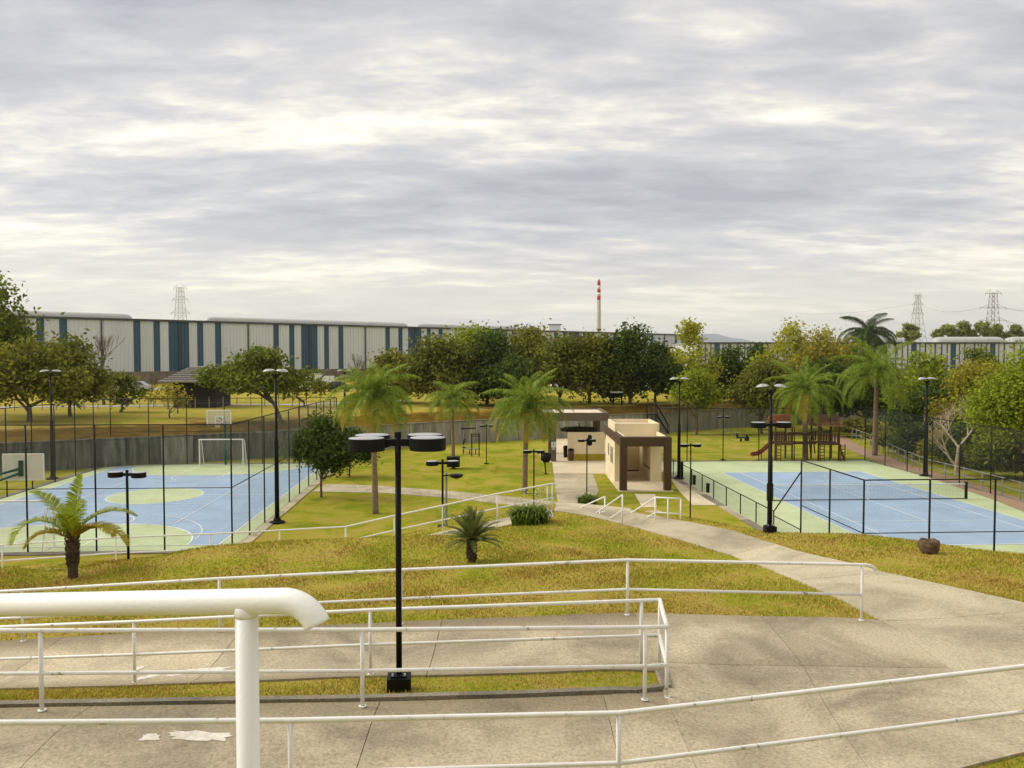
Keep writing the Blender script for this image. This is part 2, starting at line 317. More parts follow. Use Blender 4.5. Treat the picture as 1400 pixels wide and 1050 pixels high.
def T(x, y):
    x = np.atleast_1d(np.asarray(x, float)); y = np.atleast_1d(np.asarray(y, float)); z = np.zeros_like(x)
    for i in range(0, len(x), 20000):
        xs, ys = x[i:i+20000], y[i:i+20000]; yc = np.interp(xs, YCX, YCY); yf = np.interp(xs, FTX, FTY)
        near = ys < yf; zz = np.zeros_like(xs)
        if near.any():
            b = _rbf(xs[near], np.minimum(ys[near], yc[near]))
            tt = np.clip((ys[near]-yc[near])/(yf[near]-yc[near]), 0, 1)
            zz[near] = b*(1-tt**1.25*(1.6-.6*tt)) if False else b*(1-(tt*tt*(3-2*tt))**.8)
        z[i:i+20000] = np.maximum(zz, 0)
    return z
def t1(x, y): return float(T(x, y)[0])

def axis_coords(lo, fine0, fine1, hi, st):
    a = list(np.arange(fine0, fine1+st/2, st)); k = st; p = fine1
    while p < hi: k *= 1.35; p += k; a.append(p)
    k = st; p = fine0
    while p > lo: k *= 1.35; p -= k; a.insert(0, p)
    return np.array(a)
gx = axis_coords(-11000, -24, 20, 11000, .35); gy = axis_coords(-150, 0, 39, 16000, .35)
GX, GY = np.meshgrid(gx, gy); gz = T(GX.ravel(), GY.ravel())
# everything built on top is laid on this same sampled sheet
def Tm(x, y):
    x = np.atleast_1d(np.asarray(x, float)); y = np.atleast_1d(np.asarray(y, float))
    i = np.clip(np.searchsorted(gx, x)-1, 0, len(gx)-2); j = np.clip(np.searchsorted(gy, y)-1, 0, len(gy)-2)
    Z = gz.reshape(GX.shape); u = (x-gx[i])/(gx[i+1]-gx[i]); v = (y-gy[j])/(gy[j+1]-gy[j])
    return Z[j, i]*(1-u)*(1-v)+Z[j, i+1]*u*(1-v)+Z[j+1, i]*(1-u)*v+Z[j+1, i+1]*u*v
def tz(x, y): return float(Tm(x, y)[0])
nx, ny = len(gx), len(gy)
idx = np.arange(nx*ny).reshape(ny, nx)
F = np.stack([idx[:-1, :-1], idx[:-1, 1:], idx[1:, 1:], idx[1:, :-1]], -1).reshape(-1, 4)
me = npmesh('ground', np.c_[GX.ravel(), GY.ravel(), gz], F, True)
tag(link('ground', me, M_GRASS), kind='structure')

# ------------------------------------------------------------------ concrete slabs draped on the ground
CONC_POLYS = []
def slab_mesh(c, lift=.03, gap=.0045, skirt=.12, flat=None, dirt=0.0):
    c = [Vector((p[0], p[1])) for p in c]; ctr = sum(c, Vector((0, 0)))/4
    c = [p+(ctr-p).normalized()*gap*1.4 for p in c]
    CONC_POLYS.append([(p.x, p.y) for p in c] if flat is None else [(0, 90), (0, 91), (1, 90)])
    lu = max((c[1]-c[0]).length, (c[2]-c[3]).length); lv = max((c[3]-c[0]).length, (c[2]-c[1]).length)
    n, m_ = max(1, min(24, int(lu/.35))), max(1, min(24, int(lv/.35)))
    if flat is not None: n = m_ = 1
    V = []; Fq = []
    for j in range(m_+1):
        for i in range(n+1):
            u, v = i/n, j/m_; p = c[0]*(1-u)*(1-v)+c[1]*u*(1-v)+c[2]*u*v+c[3]*(1-u)*v; V.append((p.x, p.y))
    V = np.array(V); z = (Tm(V[:, 0], V[:, 1]) if flat is None else np.full(len(V), flat))+lift
    ring = [i for i in range(n+1)]+[(j*(n+1)+n) for j in range(1, m_+1)]+[m_*(n+1)+i for i in range(n-1, -1, -1)]+[j*(n+1) for j in range(m_-1, 0, -1)]
    for j in range(m_):
        for i in range(n): a = j*(n+1)+i; Fq.append((a, a+1, a+n+2, a+n+1))
    V3 = np.c_[V, z]; k = len(V3); low = V3[ring].copy(); low[:, 2] -= skirt; V3 = np.r_[V3, low]; q = len(ring)
    for i in range(q): Fq.append((ring[i], k+i, k+(i+1) % q, ring[(i+1) % q]))
    # wind outwards
    if (c[1]-c[0]).cross(c[3]-c[0]) < 0: Fq = [f[::-1] for f in Fq]
    me = bpy.data.meshes.new('slab'); me.from_pydata(V3.tolist(), [], Fq); me.update()
    if dirt:   # grime gathered along the long edges of the ramp
        a_ = me.attributes.new('dirt', 'FLOAT', 'POINT'); vv = np.r_[np.repeat(np.arange(m_+1)/m_, n+1), np.ones(q)]
        a_.data.foreach_set('value', (dirt*np.clip(1-np.minimum(vv*1.3+.12, 1-vv)*lv/.75, 0, 1)**.8).astype(np.float32))
    return me
def struct(name): 
    o = bpy.data.objects.new(name, None); COL.objects.link(o); o['kind'] = 'structure'; return o
def slab(parent, c, m=None, **k): return link('slab', slab_mesh(c, **k), m or M_CONC, parent)
def yi(l, x, off=0.0):
    l = sorted(l, key=lambda p: p.x); return float(np.interp(x, [p.x for p in l], [p.y for p in l]))+off
up_ramp = struct('upper_ramp'); xs = [-13, -9.6, -6.3, -4.75, -1.55, 1.12, 1.9]
for a, b in zip(xs[:-1], xs[1:]):
    slab(up_ramp, [(a, yi(NEAR, a, -.35)), (b, yi(NEAR, b, -.35)), (b, yi(UFAR, b, .16)), (a, yi(UFAR, a, .16))], dirt=.95)
lo_ramp = struct('lower_ramp'); xs = [-15, -11.2, -7.8, -4.5, -1.15, 2.0]
for a, b in zip(xs[:-1], xs[1:]):
    slab(lo_ramp, [(a, yi(UBACK, a, -.16)), (b, yi(UBACK, b, -.16)), (b, yi(HILLR, b, .12)), (a, yi(HILLR, a, .12))], dirt=1.0)
def g(px, py, Y): p = atY(px, py, Y); return (p.x, p.y)
land = struct('ramp_landing')
B_, C_ = g(1205, 851, 12.65), g(1400, 993, 8.85); D_ = (C_[0]+(C_[0]-B_[0])*.55, C_[1]+(C_[1]-B_[1])*.55)
E_ = (1.9, 10.72); A_ = (2.0, yi(HILLR, 2.0, .12)); G_ = (B_[0]+(C_[0]-B_[0])*.56, B_[1]+(C_[1]-B_[1])*.56)
M1 = (4.0, yi(HILLR, 4.0, .12)); M2 = (3.95, E_[1]-.05); M3 = (3.55, yi(NEAR, 3.55, -.35)); N0 = (1.9, yi(NEAR, 1.9, -.35)); R0 = (C_[0]+(C_[0]-B_[0])*.16, C_[1]+(C_[1]-B_[1])*.16)
slab(land, [E_, M2, M1, A_], dirt=.6); slab(land, [M2, G_, B_, M1], dirt=.6); slab(land, [N0, M3, M2, E_]); slab(land, [M3, R0, G_, M2])
walk = struct('walkway'); K = M_PATH
slab(walk, [B_, R0, (13.5, 8.6), g(1440, 842, 12.9)], K)
slab(walk, [g(1090, 795, 16.1), B_, g(1440, 842, 12.9), g(1205, 783, 16.3)], K)
slab(walk, [g(1000, 760, 19.9), g(1090, 795, 16.1), g(1205, 783, 16.3), g(1060, 745, 20.7)], K)
slab(walk, [g(950, 745, 21.3), g(1000, 760, 19.9), g(1060, 745, 20.7), g(1000, 726, 22.8)], K)
slab(walk, [g(870, 722, 24.2), g(950, 745, 21.3), g(1000, 726, 22.8), g(950, 716, 24.0)], K)
slab(walk, [g(830, 712, 25.0), g(870, 722, 24.2), g(950, 716, 24.0), g(870, 703, 26.2)], K)
slab(walk, [g(757, 699, 26.2), g(830, 712, 25.0), g(870, 703, 26.2), g(760, 692, 27.6)], K)
p_, q_ = g(760, 692, 27.6), g(870, 703, 26.2); slab(walk, [p_, q_, (q_[0]-.2, q_[1]+1.6), (p_[0]+.05, p_[1]+1.7)], K)
side = struct('side_ramp'); lw = sorted([(p.x, p.y) for p in LOWR])
for i in range(len(lw)-1):
    (a, ya), (b, yb) = lw[i], lw[i+1]; slab(side, [(a, ya-1.1), (b, yb-1.1), (b, yb+.15), (a, ya+.15)], K)
# level paths on the lawn
lawn_path = struct('lawn_path')
up = [atZ(*q) for q in [(446, 662), (512, 664.3), (600, 670.5), (700, 680), (762, 687)]]; dn = [atZ(*q) for q in [(426, 672.5), (525, 674.5), (600, 680), (700, 691), (762, 699)]]
def along(l, k):
    k *= len(l)-1; i = min(int(k), len(l)-2); return l[i].lerp(l[i+1], k-i)
n_ = 26
for i in range(n_):
    a, b = i/n_, (i+1)/n_; slab(lawn_path, [along(dn, a), along(dn, b), along(up, b), along(up, a)], K, flat=0.0, gap=.02)
plaza = struct('plaza')
q = lambda px, py: atZ(px, py)
slab(plaza, [q(757, 648), q(811, 648), q(831, 648), q(831, 632)][:3]+[q(755, 632)] if False else [q(757, 648), q(834, 648), q(834, 631.5), q(755, 631.5)], M_PLAZA, flat=0.0)
slab(plaza, [q(755, 631.3), q(834, 631.3), q(834, 600), q(752, 600)], M_PLAZA, flat=0.0)
low_walk = struct('lower_walkway')
for a in ([(760, 675), (819, 671), (811, 648.3), (757, 648.3)], [(764, 692), (806, 690), (819, 671.3), (760, 675.3)], [(764, 722), (800, 720), (806, 690.3), (764, 692.3)]):
    slab(low_walk, [q(*p) for p in a], K, flat=0.0)
for a in ([(868, 676), (896, 676), (898, 694), (878, 694)], [(947, 691), (985, 691), (952, 671), (928, 671)], [(928, 670.7), (952, 670.7), (934, 655), (917, 655)]):
    slab(low_walk, [q(*p) for p in a], M_PLAZA, flat=0.0)
# dark kerb along the grass strip, broken lime patches on the ramps
kb = MB(); ks = np.linspace(-12, 1.9, 40)
for a, b in zip(ks[:-1], ks[1:]): kb.bar((a, yi(UFAR, a, .26), tz(a, yi(UFAR, a, .26))+.03), (b, yi(UFAR, b, .26), tz(b, yi(UFAR, b, .26))+.03), .10, .075)
p0, p1 = (1.98, yi(UFAR, 1.9, .26)), (2.0, 10.45)
kb.bar((*p0, tz(*p0)+.03), (*p1, tz(*p1)+.03), .10, .075)
kb.build('kerb', M_CONC_D, up_ramp)
def patch(parent, cx_, cy_, rx, ry, seed, rz):
    rr = random.Random(seed); m_ = MB(); n = 26; top = []
    for i in range(n):
        a = 2*math.pi*i/n; k = rr.uniform(.62, 1.05); x = rx*k*math.copysign(abs(math.cos(a))**.6, math.cos(a)); y = ry*k*math.copysign(abs(math.sin(a))**.8, math.sin(a))
        X, Y = cx_+x*math.cos(rz)-y*math.sin(rz), cy_+x*math.sin(rz)+y*math.cos(rz); top.append((X, Y, tz(X, Y)+.037))
    c = (cx_, cy_, tz(cx_, cy_)+.038)
    m_.add(top+[(p[0], p[1], p[2]-.03) for p in top]+[c], [(i, (i+1) % n, 2*n) for i in range(n)]+[(i, n+i, n+(i+1) % n, (i+1) % n) for i in range(n)])
    m_.build('lime_patch', M_PATCH, parent)
def hit(px, py):
    r = ray(px, py); Ys = np.linspace(4, 40, 1500); s = Ys/r[1]; k = np.argmax(CH+r[2]*s < Tm(r[0]*s, Ys)+.03); return r[0]*s[k], Ys[k]
for par, px, py, rx, ry, sd_, rz in ((lo_ramp, 268, 919, .56, .12, 1, .02), (lo_ramp, 203, 926, .2, .1, 2, .5), (lo_ramp, 190, 914, .08, .07, 5, .2), (up_ramp, 276, 1007, .38, .10, 3, 0), (up_ramp, 206, 1010, .12, .07, 4, .15)):
    p = hit(px, py); patch(par, p[0], p[1], rx, ry, sd_, rz)

# ------------------------------------------------------------------ white pipe railings
def bend(p, q, r, n=5):   # quarter turn at the end of a rail: from p ahead to q dropping
    return [p+(q-p)*(math.sin(math.pi/2*i/n))+Vector((0, 0, -r))*(1-math.cos(math.pi/2*i/n)) for i in range(n+1)]
def railing(name_label, top, posts, rad=.025, mid=True, end=None, start=None, m=None, base=None):
    m = m or M_WHITE; p0 = posts[0] if posts else top[0]
    r_ = thing('railing', name_label, 'railing', (p0.x, p0.y, (base(p0) if base else p0.z-RH)), 0, 'white pipe railings of the ramps and stairs')
    line = list(top)
    if end: line = line+bend(line[-1], line[-1]+Vector(end), .10)[1:]
    MB().tube(line, rad, 10).build('top_rail', m, r_, smooth=True)
    if mid: MB().tube([p-Vector((0, 0, RM)) for p in top], rad*.9, 8).build('mid_rail', m, r_, smooth=True)
    for p in posts:
        zb = base(p) if base else min(tz(p.x, p.y), p.z-RH)
        MB().tube([(p.x, p.y, zb-.05), (p.x, p.y, p.z-rad*.5)], rad*.95, 10).build('post', m, r_, smooth=True)
        MB().lathe([(.045, 0), (.045, .008), (.028, .010)], (p.x, p.y, max(tz(p.x, p.y), p.z-RH)+.028), 12).build('base_flange', m, r_)
    return r_
railing('nearest long white railing crossing the bottom of the picture beside the ramp', NEAR, [NEAR[0].lerp(NEAR[1], .2), NEAR[2], NEAR[3], NEAR[5].lerp(NEAR[6], .35)])
railing('chipped white railing looping round the grass strip with the lamp post', UFAR+UBACK, [UFAR[1], UFAR[2], UFAR[3], UFAR[4], UBACK[0], UBACK[1], UBACK[2], UBACK[3]])
railing('white railing along the foot of the grass hill, ending in a bent tip', HILLR, HILLR[1:], end=(.22, .02, 0))
lr = LOWR
railing('white railing of the side ramp below the hill, behind the small palm', lr, lr[1:-1]+[lr[-1]-Vector((.16, 0, 0)), lr[-1]], end=(.14, .1, 0))
def stair_rail(label, a, length, lead=0.0, d=(-.42, .9, -.54)):
    p = atY(*a); d = Vector(d); e = p+d*length
    tip = e+Vector((-.12, .32, -.05)); line = [p, p+d*.2, e, tip]
    posts = [p, p+d*length*.52, e]
    if lead: line = [p+Vector((lead, -.25, 0)), p+Vector((lead*.5, -.12, 0))]+line; posts = [line[0], line[1]]+posts
    r_ = thing('railing', label, 'railing', (p.x, p.y, p.z-RH), 0, 'white pipe railings of the ramps and stairs')
    MB().tube(line, .025, 10).build('top_rail', M_WHITE, r_, smooth=True)
    MB().tube([x-Vector((0, 0, RM)) for x in line[:-1]], .022, 8).build('mid_rail', M_WHITE, r_, smooth=True)
    for x in posts: MB().tube([(x.x, x.y, x.z-RH-.1), (x.x, x.y, x.z)], .024, 10).build('post', M_WHITE, r_, smooth=True)
stair_rail('leftmost white handrail of the stairs going down to the pavilion', (827, 679, 26.0), 2.4, 0, (-.62, .78, -.46))
stair_rail('middle white handrail of the stairs, just left of the pavilion portal', (851, 676.5, 24.6), 2.6)
stair_rail('white handrail with a level end, right side of the stairs below the portal', (896, 680, 25.0), 2.5, .75)
st = struct('stairs'); base = atY(850, 706, 26.6)
for i in range(14):
    c = Vector((4.15-.12*i, 26.9+.32*i, 0)); zt = 3.78-.29*i
    if zt > .1: MB().box((c.x, c.y, zt-.4), (2.0, .34, .8), Matrix.Rotation(.355, 3, 'Z')).build('step', M_PATH, st)
# the thick rail beside the viewer
fg = thing('handrail', 'thick smooth white handrail close to the viewer with a down-curved end', 'handrail', (-.55, 1.5, 7.5))
a, b = atY(-330, 832, 2.05), atY(330, 822.5, 1.58)
dirv = (b-a).normalized(); e0 = b+dirv*.097
MB().tube([a, b, e0]+[e0+dirv*(.084*math.sin(k))+Vector((0, 0, -.075*(1-math.cos(k)))) for k in np.linspace(.08, 1.2, 16)], .0255, 24).build('top_rail', M_WHITE2, fg, smooth=True)
p = b+dirv*.012; MB().tube([(p.x, p.y, 7.2), (p.x, p.y, p.z)], .0225, 20).build('post', M_WHITE2, fg, smooth=True)
MB().lathe([(.0255, .004), (.0245, -.012), (.0228, -.018)], (p.x, p.y, p.z-.012), 20).build('weld_collar', M_WHITE2, fg, smooth=True)

# ------------------------------------------------------------------ courts (axes turned with the courts, a across, b along)
AX, AN = Vector((-.0549, .9985, 0)), Vector((.9985, .0549, 0))
def ab(a, b, z=0.0): return AN*a+AX*b+Vector((0, 0, z))
def sheet(name, poly, z, m, parent):
    mb = MB(); v = [ab(a, b, z) for a, b in poly]; mb.add(v, [tuple(range(len(v)))]); return mb.build(name, m, parent)
def rect(a0, b0, a1, b1): return [(a0, b0), (a1, b0), (a1, b1), (a0, b1)]
def arc(c, r, t0, t1, n=28): return [(c[0]+r*math.cos(t0+(t1-t0)*i/n), c[1]+r*math.sin(t0+(t1-t0)*i/n)) for i in range(n+1)]
def line(parent, path, w=.06, z=.034):
    mb = MB(); P = [Vector((a, b)) for a, b in path]; L_, R_ = [], []
    for i, p in enumerate(P):
        d = (P[min(i+1, len(P)-1)]-P[max(i-1, 0)]).normalized(); n = Vector((-d.y, d.x))*w/2; L_.append(ab(*(p+n), z)); R_.append(ab(*(p-n), z))
    k = len(P); mb.add(L_+R_, [(i+k, i+k+1, i+1, i) for i in range(k-1)]); return mb.build('line_marking', M_LINE, parent)
def pad(name, a0, b0, a1, b1):
    mb = MB(); v = [ab(a, b, z) for z in (-.3, .02) for a, b in rect(a0, b0, a1, b1)]
    mb.add(v, [(3, 2, 1, 0), (4, 5, 6, 7), (0, 1, 5, 4), (1, 2, 6, 5), (2, 3, 7, 6), (3, 0, 4, 7)]); o = mb.build(name, M_GREEN); o['kind'] = 'structure'; return o
# left: multi-sport court
A0, A1, B0, B1 = -29.6, -11.05, 37.7, 67.6; AC = -20.25; G0, G1 = 38.7, 66.4
lc = pad('sports_court', A0+.05, B0+.05, A1-.05, B1-.05)
sheet('blue_surface', rect(AC-8.25, G0, AC+8.25, G1), .024, M_BLUE, lc)
def dee(g_, s):
    r = 5.1; w = 1.65
    return [(AC+w, g_)]+[(AC+w+r*math.sin(k), g_+s*r*math.cos(k)) for k in np.linspace(math.pi/2, 0, 20)]+[(AC-w-r*math.sin(k), g_+s*r*math.cos(k)) for k in np.linspace(0, math.pi/2, 20)]+[(AC-w, g_)]
for g_, s in ((G0, 1), (G1, -1)):
    d = dee(g_, s); sheet('goal_area', d if s > 0 else d[::-1], .028, M_GREEN, lc); line(lc, d[1:-1], .07)
    line(lc, [(AC+1.8, g_), (AC+1.8, g_+s*5.8)]); line(lc, [(AC-1.8, g_), (AC-1.8, g_+s*5.8)]); line(lc, [(AC-1.8, g_+s*5.8), (AC+1.8, g_+s*5.8)])
    line(lc, arc((AC, g_+s*5.8), 1.8, 0, s*math.pi, 20)); line(lc, [(AC+k, l) for k, l in [(6.75*math.cos(t_), g_+s*(1.2+6.75*math.sin(t_))) for t_ in np.linspace(0.0, math.pi, 36)]], .05, .038)
sheet('centre_circle', arc((AC, (G0+G1)/2), 2.9, 0, 2*math.pi, 48)[:-1], .028, M_GREEN, lc); line(lc, arc((AC, (G0+G1)/2), 2.9, 0, 2*math.pi, 48), .06)
line(lc, [(AC-8.25, (G0+G1)/2), (AC+8.25, (G0+G1)/2)], .07, .036)
for a in (AC-8.25, AC+8.25): line(lc, [(a, G0), (a, G1)], .07)
for b in (G0, G1): line(lc, [(AC-8.25, b), (AC+8.25, b)], .07, .040)
for a in (AC-4.4, AC+4.4): line(lc, [(a, (G0+G1)/2-9), (a, (G0+G1)/2+9)], .05, .042)
for b in (-9, -3, 3, 9): line(lc, [(AC-4.4, (G0+G1)/2+b), (AC+4.4, (G0+G1)/2+b)], .05, .046)
# right: tennis court
TA0, TA1, TB0, TB1 = 15.55, 34.3, 30.4, 67.0; TC, N_ = 25.1, 48.6
tcourt = pad('tennis_court', TA0+.05, TB0+.05, TA1-.05, TB1-.05)
sheet('blue_surface', rect(TC-5.5, N_-11.9, TC+5.5, N_+11.9), .024, M_BLUE, tcourt)
for a in (-5.48, 5.48, -4.11, 4.11): line(tcourt, [(TC+a, N_-11.9), (TC+a, N_+11.9)], .06)
for b in (-11.88, 11.88): line(tcourt, [(TC-5.5, N_+b), (TC+5.5, N_+b)], .09, .038)
for b in (-6.4, 6.4): line(tcourt, [(TC-4.11, N_+b), (TC+4.11, N_+b)], .06, .038)
line(tcourt, [(TC, N_-6.4), (TC, N_+6.4)], .06, .042)
# kerb strips round the courts
kst = struct('court_kerb')
def kstrip(a0, b0, a1, b1, m=M_CONC_D):
    mb = MB(); v = [ab(a, b, z) for z in (-.2, .05) for a, b in rect(a0, b0, a1, b1)]
    mb.add(v, [(4, 5, 6, 7), (0, 1, 5, 4), (1, 2, 6, 5), (2, 3, 7, 6), (3, 0, 4, 7)]); mb.build('kerb', m, kst)
for i in range(10): kstrip(A1+.02, B0-.2+i*3, A1+.5, B0-.22+(i+1)*3, M_PATH if i % 3 else M_CONC)
for i in range(6): kstrip(A0+i*3.1, B0-.55, A0+(i+1)*3.1-.02, B0-.03, M_CONC_D)
kstrip(A0-.5, B0-.5, A0-.02, B1); kstrip(A0-.02, B1+.02, A1+.5, B1+.4)
for i in range(9): kstrip(TA0-.5, 31+i*4, TA0-.02, 31+(i+1)*4-.02, M_PATH if i % 2 else M_CONC_D)
kstrip(TA0-.5, TB1+.02, TA1+.3, TB1+.35); kstrip(TA1+.02, TB0, TA1+.3, TB1)

# ------------------------------------------------------------------ chain link fences
WCACHE = {}
def wire_mesh(w, h, pitch=.078, r=.0019):
    key = (round(w, 2), round(h, 2))
    if key in WCACHE: return WCACHE[key]
    segs = []; st_ = pitch*math.sqrt(2)
    for s in (1, -1):
        c = -h if s > 0 else 0.0
        end = w if s > 0 else w+h
        while c < end:
            # line x = c + s*z
            if s > 0: z0 = max(0, -c); z1 = min(h, w-c)
            else: z0 = max(0, c-w); z1 = min(h, c)
            if z1-z0 > .03: segs.append((c+s*z0, z0, c+s*z1, z1, s))
            c += st_
    V = []; Fq = []
    for x0, z0, x1, z1, s in segs:
        d = np.array([x1-x0, z1-z0]); d /= np.hypot(*d); n = np.array([-d[1], d[0]])*r
        k = len(V); y = .002*s
        for x, z in ((x0, z0), (x1, z1)):
            V += [(x+n[0], y, z+n[1]), (x-n[0], y, z-n[1]), (x, y+r*1.4, z)]
        Fq += [(k, k+3, k+4, k+1), (k+1, k+4, k+5, k+2), (k+2, k+5, k+3, k)]
    me = npmesh('chain_link', V, Fq); WCACHE[key] = me; return me
def fence(label, runs, cat='fence', group=None, post_r=.04, mid=True, wire=True, m=None, low=.06):
    """runs: list of polylines [(point, height), ...]; every bay between two posts gets its own mesh panel"""
    m = m or M_FENCE; p0 = runs[0][0][0]
    f = thing('chain_link_fence', label, cat, p0, 0, group); done = set()
    for run in runs:
        for i, (p, h) in enumerate(run):
            k = (round(p.x, 1), round(p.y, 1))
            if k in done: continue
            done.add(k); MB().tube([(p.x, p.y, p.z-.1), (p.x, p.y, p.z+h)], post_r, 8).build('post', m, f, smooth=True)
        MB().tube([p+Vector((0, 0, h)) for p, h in run], post_r*.72, 6).build('top_rail', m, f, smooth=True)
        if mid: MB().tube([p+Vector((0, 0, h/2)) for p, h in run], post_r*.5, 6).build('mid_rail', m, f, smooth=True)
        if wire:
            for (p, h), (q_, h2) in zip(run[:-1], run[1:]):
                d = q_-p; w = d.length; hh = round(min(h, h2)-.05-low, 1)
                o = link('chain_link', wire_mesh(round(w, 2), hh), M_WIRE, f); o['kind'] = 'stuff'
                o.location = Vector((p.x, p.y, p.z+low))-f.location; o.rotation_euler = (0, 0, math.atan2(d.y, d.x))
    return f
def run(a0, b0, a1, b1, n, h0, h1, z=0.0):
    return [(ab(a0+(a1-a0)*i/n, b0+(b1-b0)*i/n, z), h0+(h1-h0)*i/n) for i in range(n+1)]
fence('tall dark chain link fence round the court with two goals', [run(A1, B0, A0, B0, 6, 5.9, 5.95), run(A1, B0, A1, B1, 10, 5.9, 5.55), run(A0, B1, A1, B1, 6, 5.5, 5.55), run(A0, B0, A0, B1, 10, 5.95, 5.5)])
tf = fence('dark chain link fence round the tennis court, low along the pavilion side', [run(TA0, TB0, TA1, TB0, 7, 4.22, 4.22), run(TA0, TB0, TA0, 36.3, 2, 4.22, 4.22), run(TA1, TB0, TA1, TB1, 11, 4.22, 4.55), run(TA0, TB1, TA1, TB1, 6, 4.6, 4.55)])
low_run = run(TA0, 39.6, TA0, TB1, 11, 1.17, 1.17)
for p, h in low_run[:-1]: MB().tube([(p.x, p.y, -.1), (p.x, p.y, 1.17)], .035, 8).build('post', M_FENCE, tf)
MB().tube([p+Vector((0, 0, 1.17)) for p, h in low_run], .03, 6).build('top_rail', M_FENCE, tf)
pb = ab(TA0, 36.3); MB().tube([ab(TA0, 39.6, 1.17), ab(TA0, 36.3, 3.7)], .035, 6).build('brace', M_FENCE, tf)
MB().tube([ab(TA0, 39.6, .95), ab(TA0, 36.3, .95)], .025, 6).build('mid_rail', M_FENCE, tf)
for (p, h), (q_, _) in zip(low_run[:-1], low_run[1:]):
    d = q_-p; o = link('chain_link', wire_mesh(round(d.length, 2), 1.0), M_WIRE, tf); o['kind'] = 'stuff'; o.location = Vector((p.x, p.y, .08))-tf.location; o.rotation_euler = (0, 0, math.atan2(d.y, d.x))
d = ab(TA0, 36.3)-ab(TA0, 39.6); o = link('chain_link', wire_mesh(round(d.length, 2), .9), M_WIRE, tf); o['kind'] = 'stuff'; o.location = ab(TA0, 39.6, .05)-tf.location; o.rotation_euler = (0, 0, math.atan2(d.y, d.x))

# ------------------------------------------------------------------ goals, hoops, tennis net
def netgrid(name, p, u, v, nu, nv, m, parent, r=.006):
    mb = MB()
    for i in range(nu+1): mb.bar(p+u*(i/nu), p+u*(i/nu)+v, r)
    for j in range(nv+1): mb.bar(p+v*(j/nv), p+v*(j/nv)+u, r)
    o = mb.build(name, m, parent); o['kind'] = 'stuff'; return o
def goal(label, a, b, s):
    g_ = thing('goal', label, 'goal', ab(a, b), 0, 'goals of the sports court'); w, h, dep = 1.75, 2.2, 1.1*s
    for k in (-1, 1):
        MB().tube([ab(a+k*w, b, 0), ab(a+k*w, b, h)], .05, 10).build('post', M_WHITE2, g_)
        MB().tube([ab(a+k*w, b, h), ab(a+k*w, b+dep*.45, h*.95), ab(a+k*w, b+dep, .03), ab(a+k*w, b, .03)], .025, 6).build('side_frame', M_WHITE2, g_)
        netgrid('side_net', ab(a+k*w, b, .05), AX*dep*.75, Vector((0, 0, h*.85)), 7, 14, M_NETW, g_)
    MB().tube([ab(a-w-.05, b, h), ab(a+w+.05, b, h)], .05, 10).build('crossbar', M_WHITE2, g_)
    MB().tube([ab(a-w, b+dep, .03), ab(a+w, b+dep, .03)], .025, 6).build('ground_bar', M_WHITE2, g_)
    netgrid('net', ab(a-w, b+dep, .04), AN*2*w, AX*(-dep*.6)+Vector((0, 0, h)), 26, 16, M_NETW, g_)
goal('white goal with net at the far end of the court, under the hoop', AC, G1, 1); goal('near goal of the court seen from behind, at the left edge', AC-1.2, G0+.1, -1)
def hoop(label, a, b, s, zb, back):
    h = thing('basketball_hoop', label, 'basketball hoop', ab(a, b+s*back), 0, 'basketball hoops')
    u = MB()
    for x0, x1, z0, z1 in ((-.97, .97, zb, zb+.06), (-.97, .97, zb+1.16, zb+1.22), (-.97, -.91, zb, zb+1.22), (.91, .97, zb, zb+1.22), (-.32, .32, zb+.2, zb+.25), (-.32, .32, zb+.68, zb+.73), (-.32, -.27, zb+.2, zb+.73), (.27, .32, zb+.2, zb+.73)):
        mtx = Matrix((AN, AX, (0, 0, 1))).transposed(); u.box(ab(a+(x0+x1)/2, b, (z0+z1)/2), (x1-x0, .06, z1-z0), mtx)
    MB().box(ab(a, b, zb+.61), (1.86, .03, 1.15), Matrix((AN, AX, (0, 0, 1))).transposed()).build('backboard', M_ACRYL, h)
    u.build('board_frame', M_WHITE2, h)
    MB().tube([ab(a+.23*math.cos(t_), b-s*(.38+.23*math.sin(t_)), zb+.28) for t_ in np.linspace(0, 2*math.pi, 17)], .012, 6, False).build('rim', M_ORANGE, h)
    nt = MB()
    for k in range(12):
        t_ = k*math.pi/6; nt.bar(ab(a+.23*math.cos(t_), b-s*(.38+.23*math.sin(t_)), zb+.28), ab(a+.12*math.cos(t_+.4), b-s*(.38+.12*math.sin(t_+.4)), zb-.15), .012)
    nt.build('net', M_NETW, h)
    for dz in (.28, .62): MB().tube([ab(a, b+s*.03, zb+dz), ab(a, b+s*back, zb+dz-.55)], .06, 8).build('arm', M_GREENM, h)
    MB().tube([ab(a, b+s*back, 0), ab(a, b+s*back, zb+.2)], .085, 10).build('pole', M_GREENM, h)
    return h
hoop('basketball hoop with orange rim above the far goal', AC+.1, 65.6, 1, 3.45, 1.6)
nb = thing('basketball_hoop', 'white backboard on a green arm at the left edge, seen from behind', 'basketball hoop', atZ(-60, 760), 0, 'basketball hoops')
c = atY(32, 638.5, 37.6); mtx = Matrix((AN, AX, (0, 0, 1))).transposed()
MB().box(c, (1.78, .04, 1.14), mtx).build('backboard', M_BOARD, nb)
fr = MB()
for dx_, dz_, w, h in ((0, .6, 1.88, .07), (0, -.6, 1.88, .07), (-.91, 0, .07, 1.14), (.91, 0, .07, 1.14)): fr.box(c+AN*dx_+Vector((0, 0, dz_)), (w, .09, h), mtx)
fr.build('board_frame', M_WHITE2, nb)
br = c+Vector((-.05, -.12, -.05))
MB().box(br, (.16, .14, .75), mtx).build('bracket', M_GREENM, nb)
pole = atZ(-75, 762); pole.z = 0
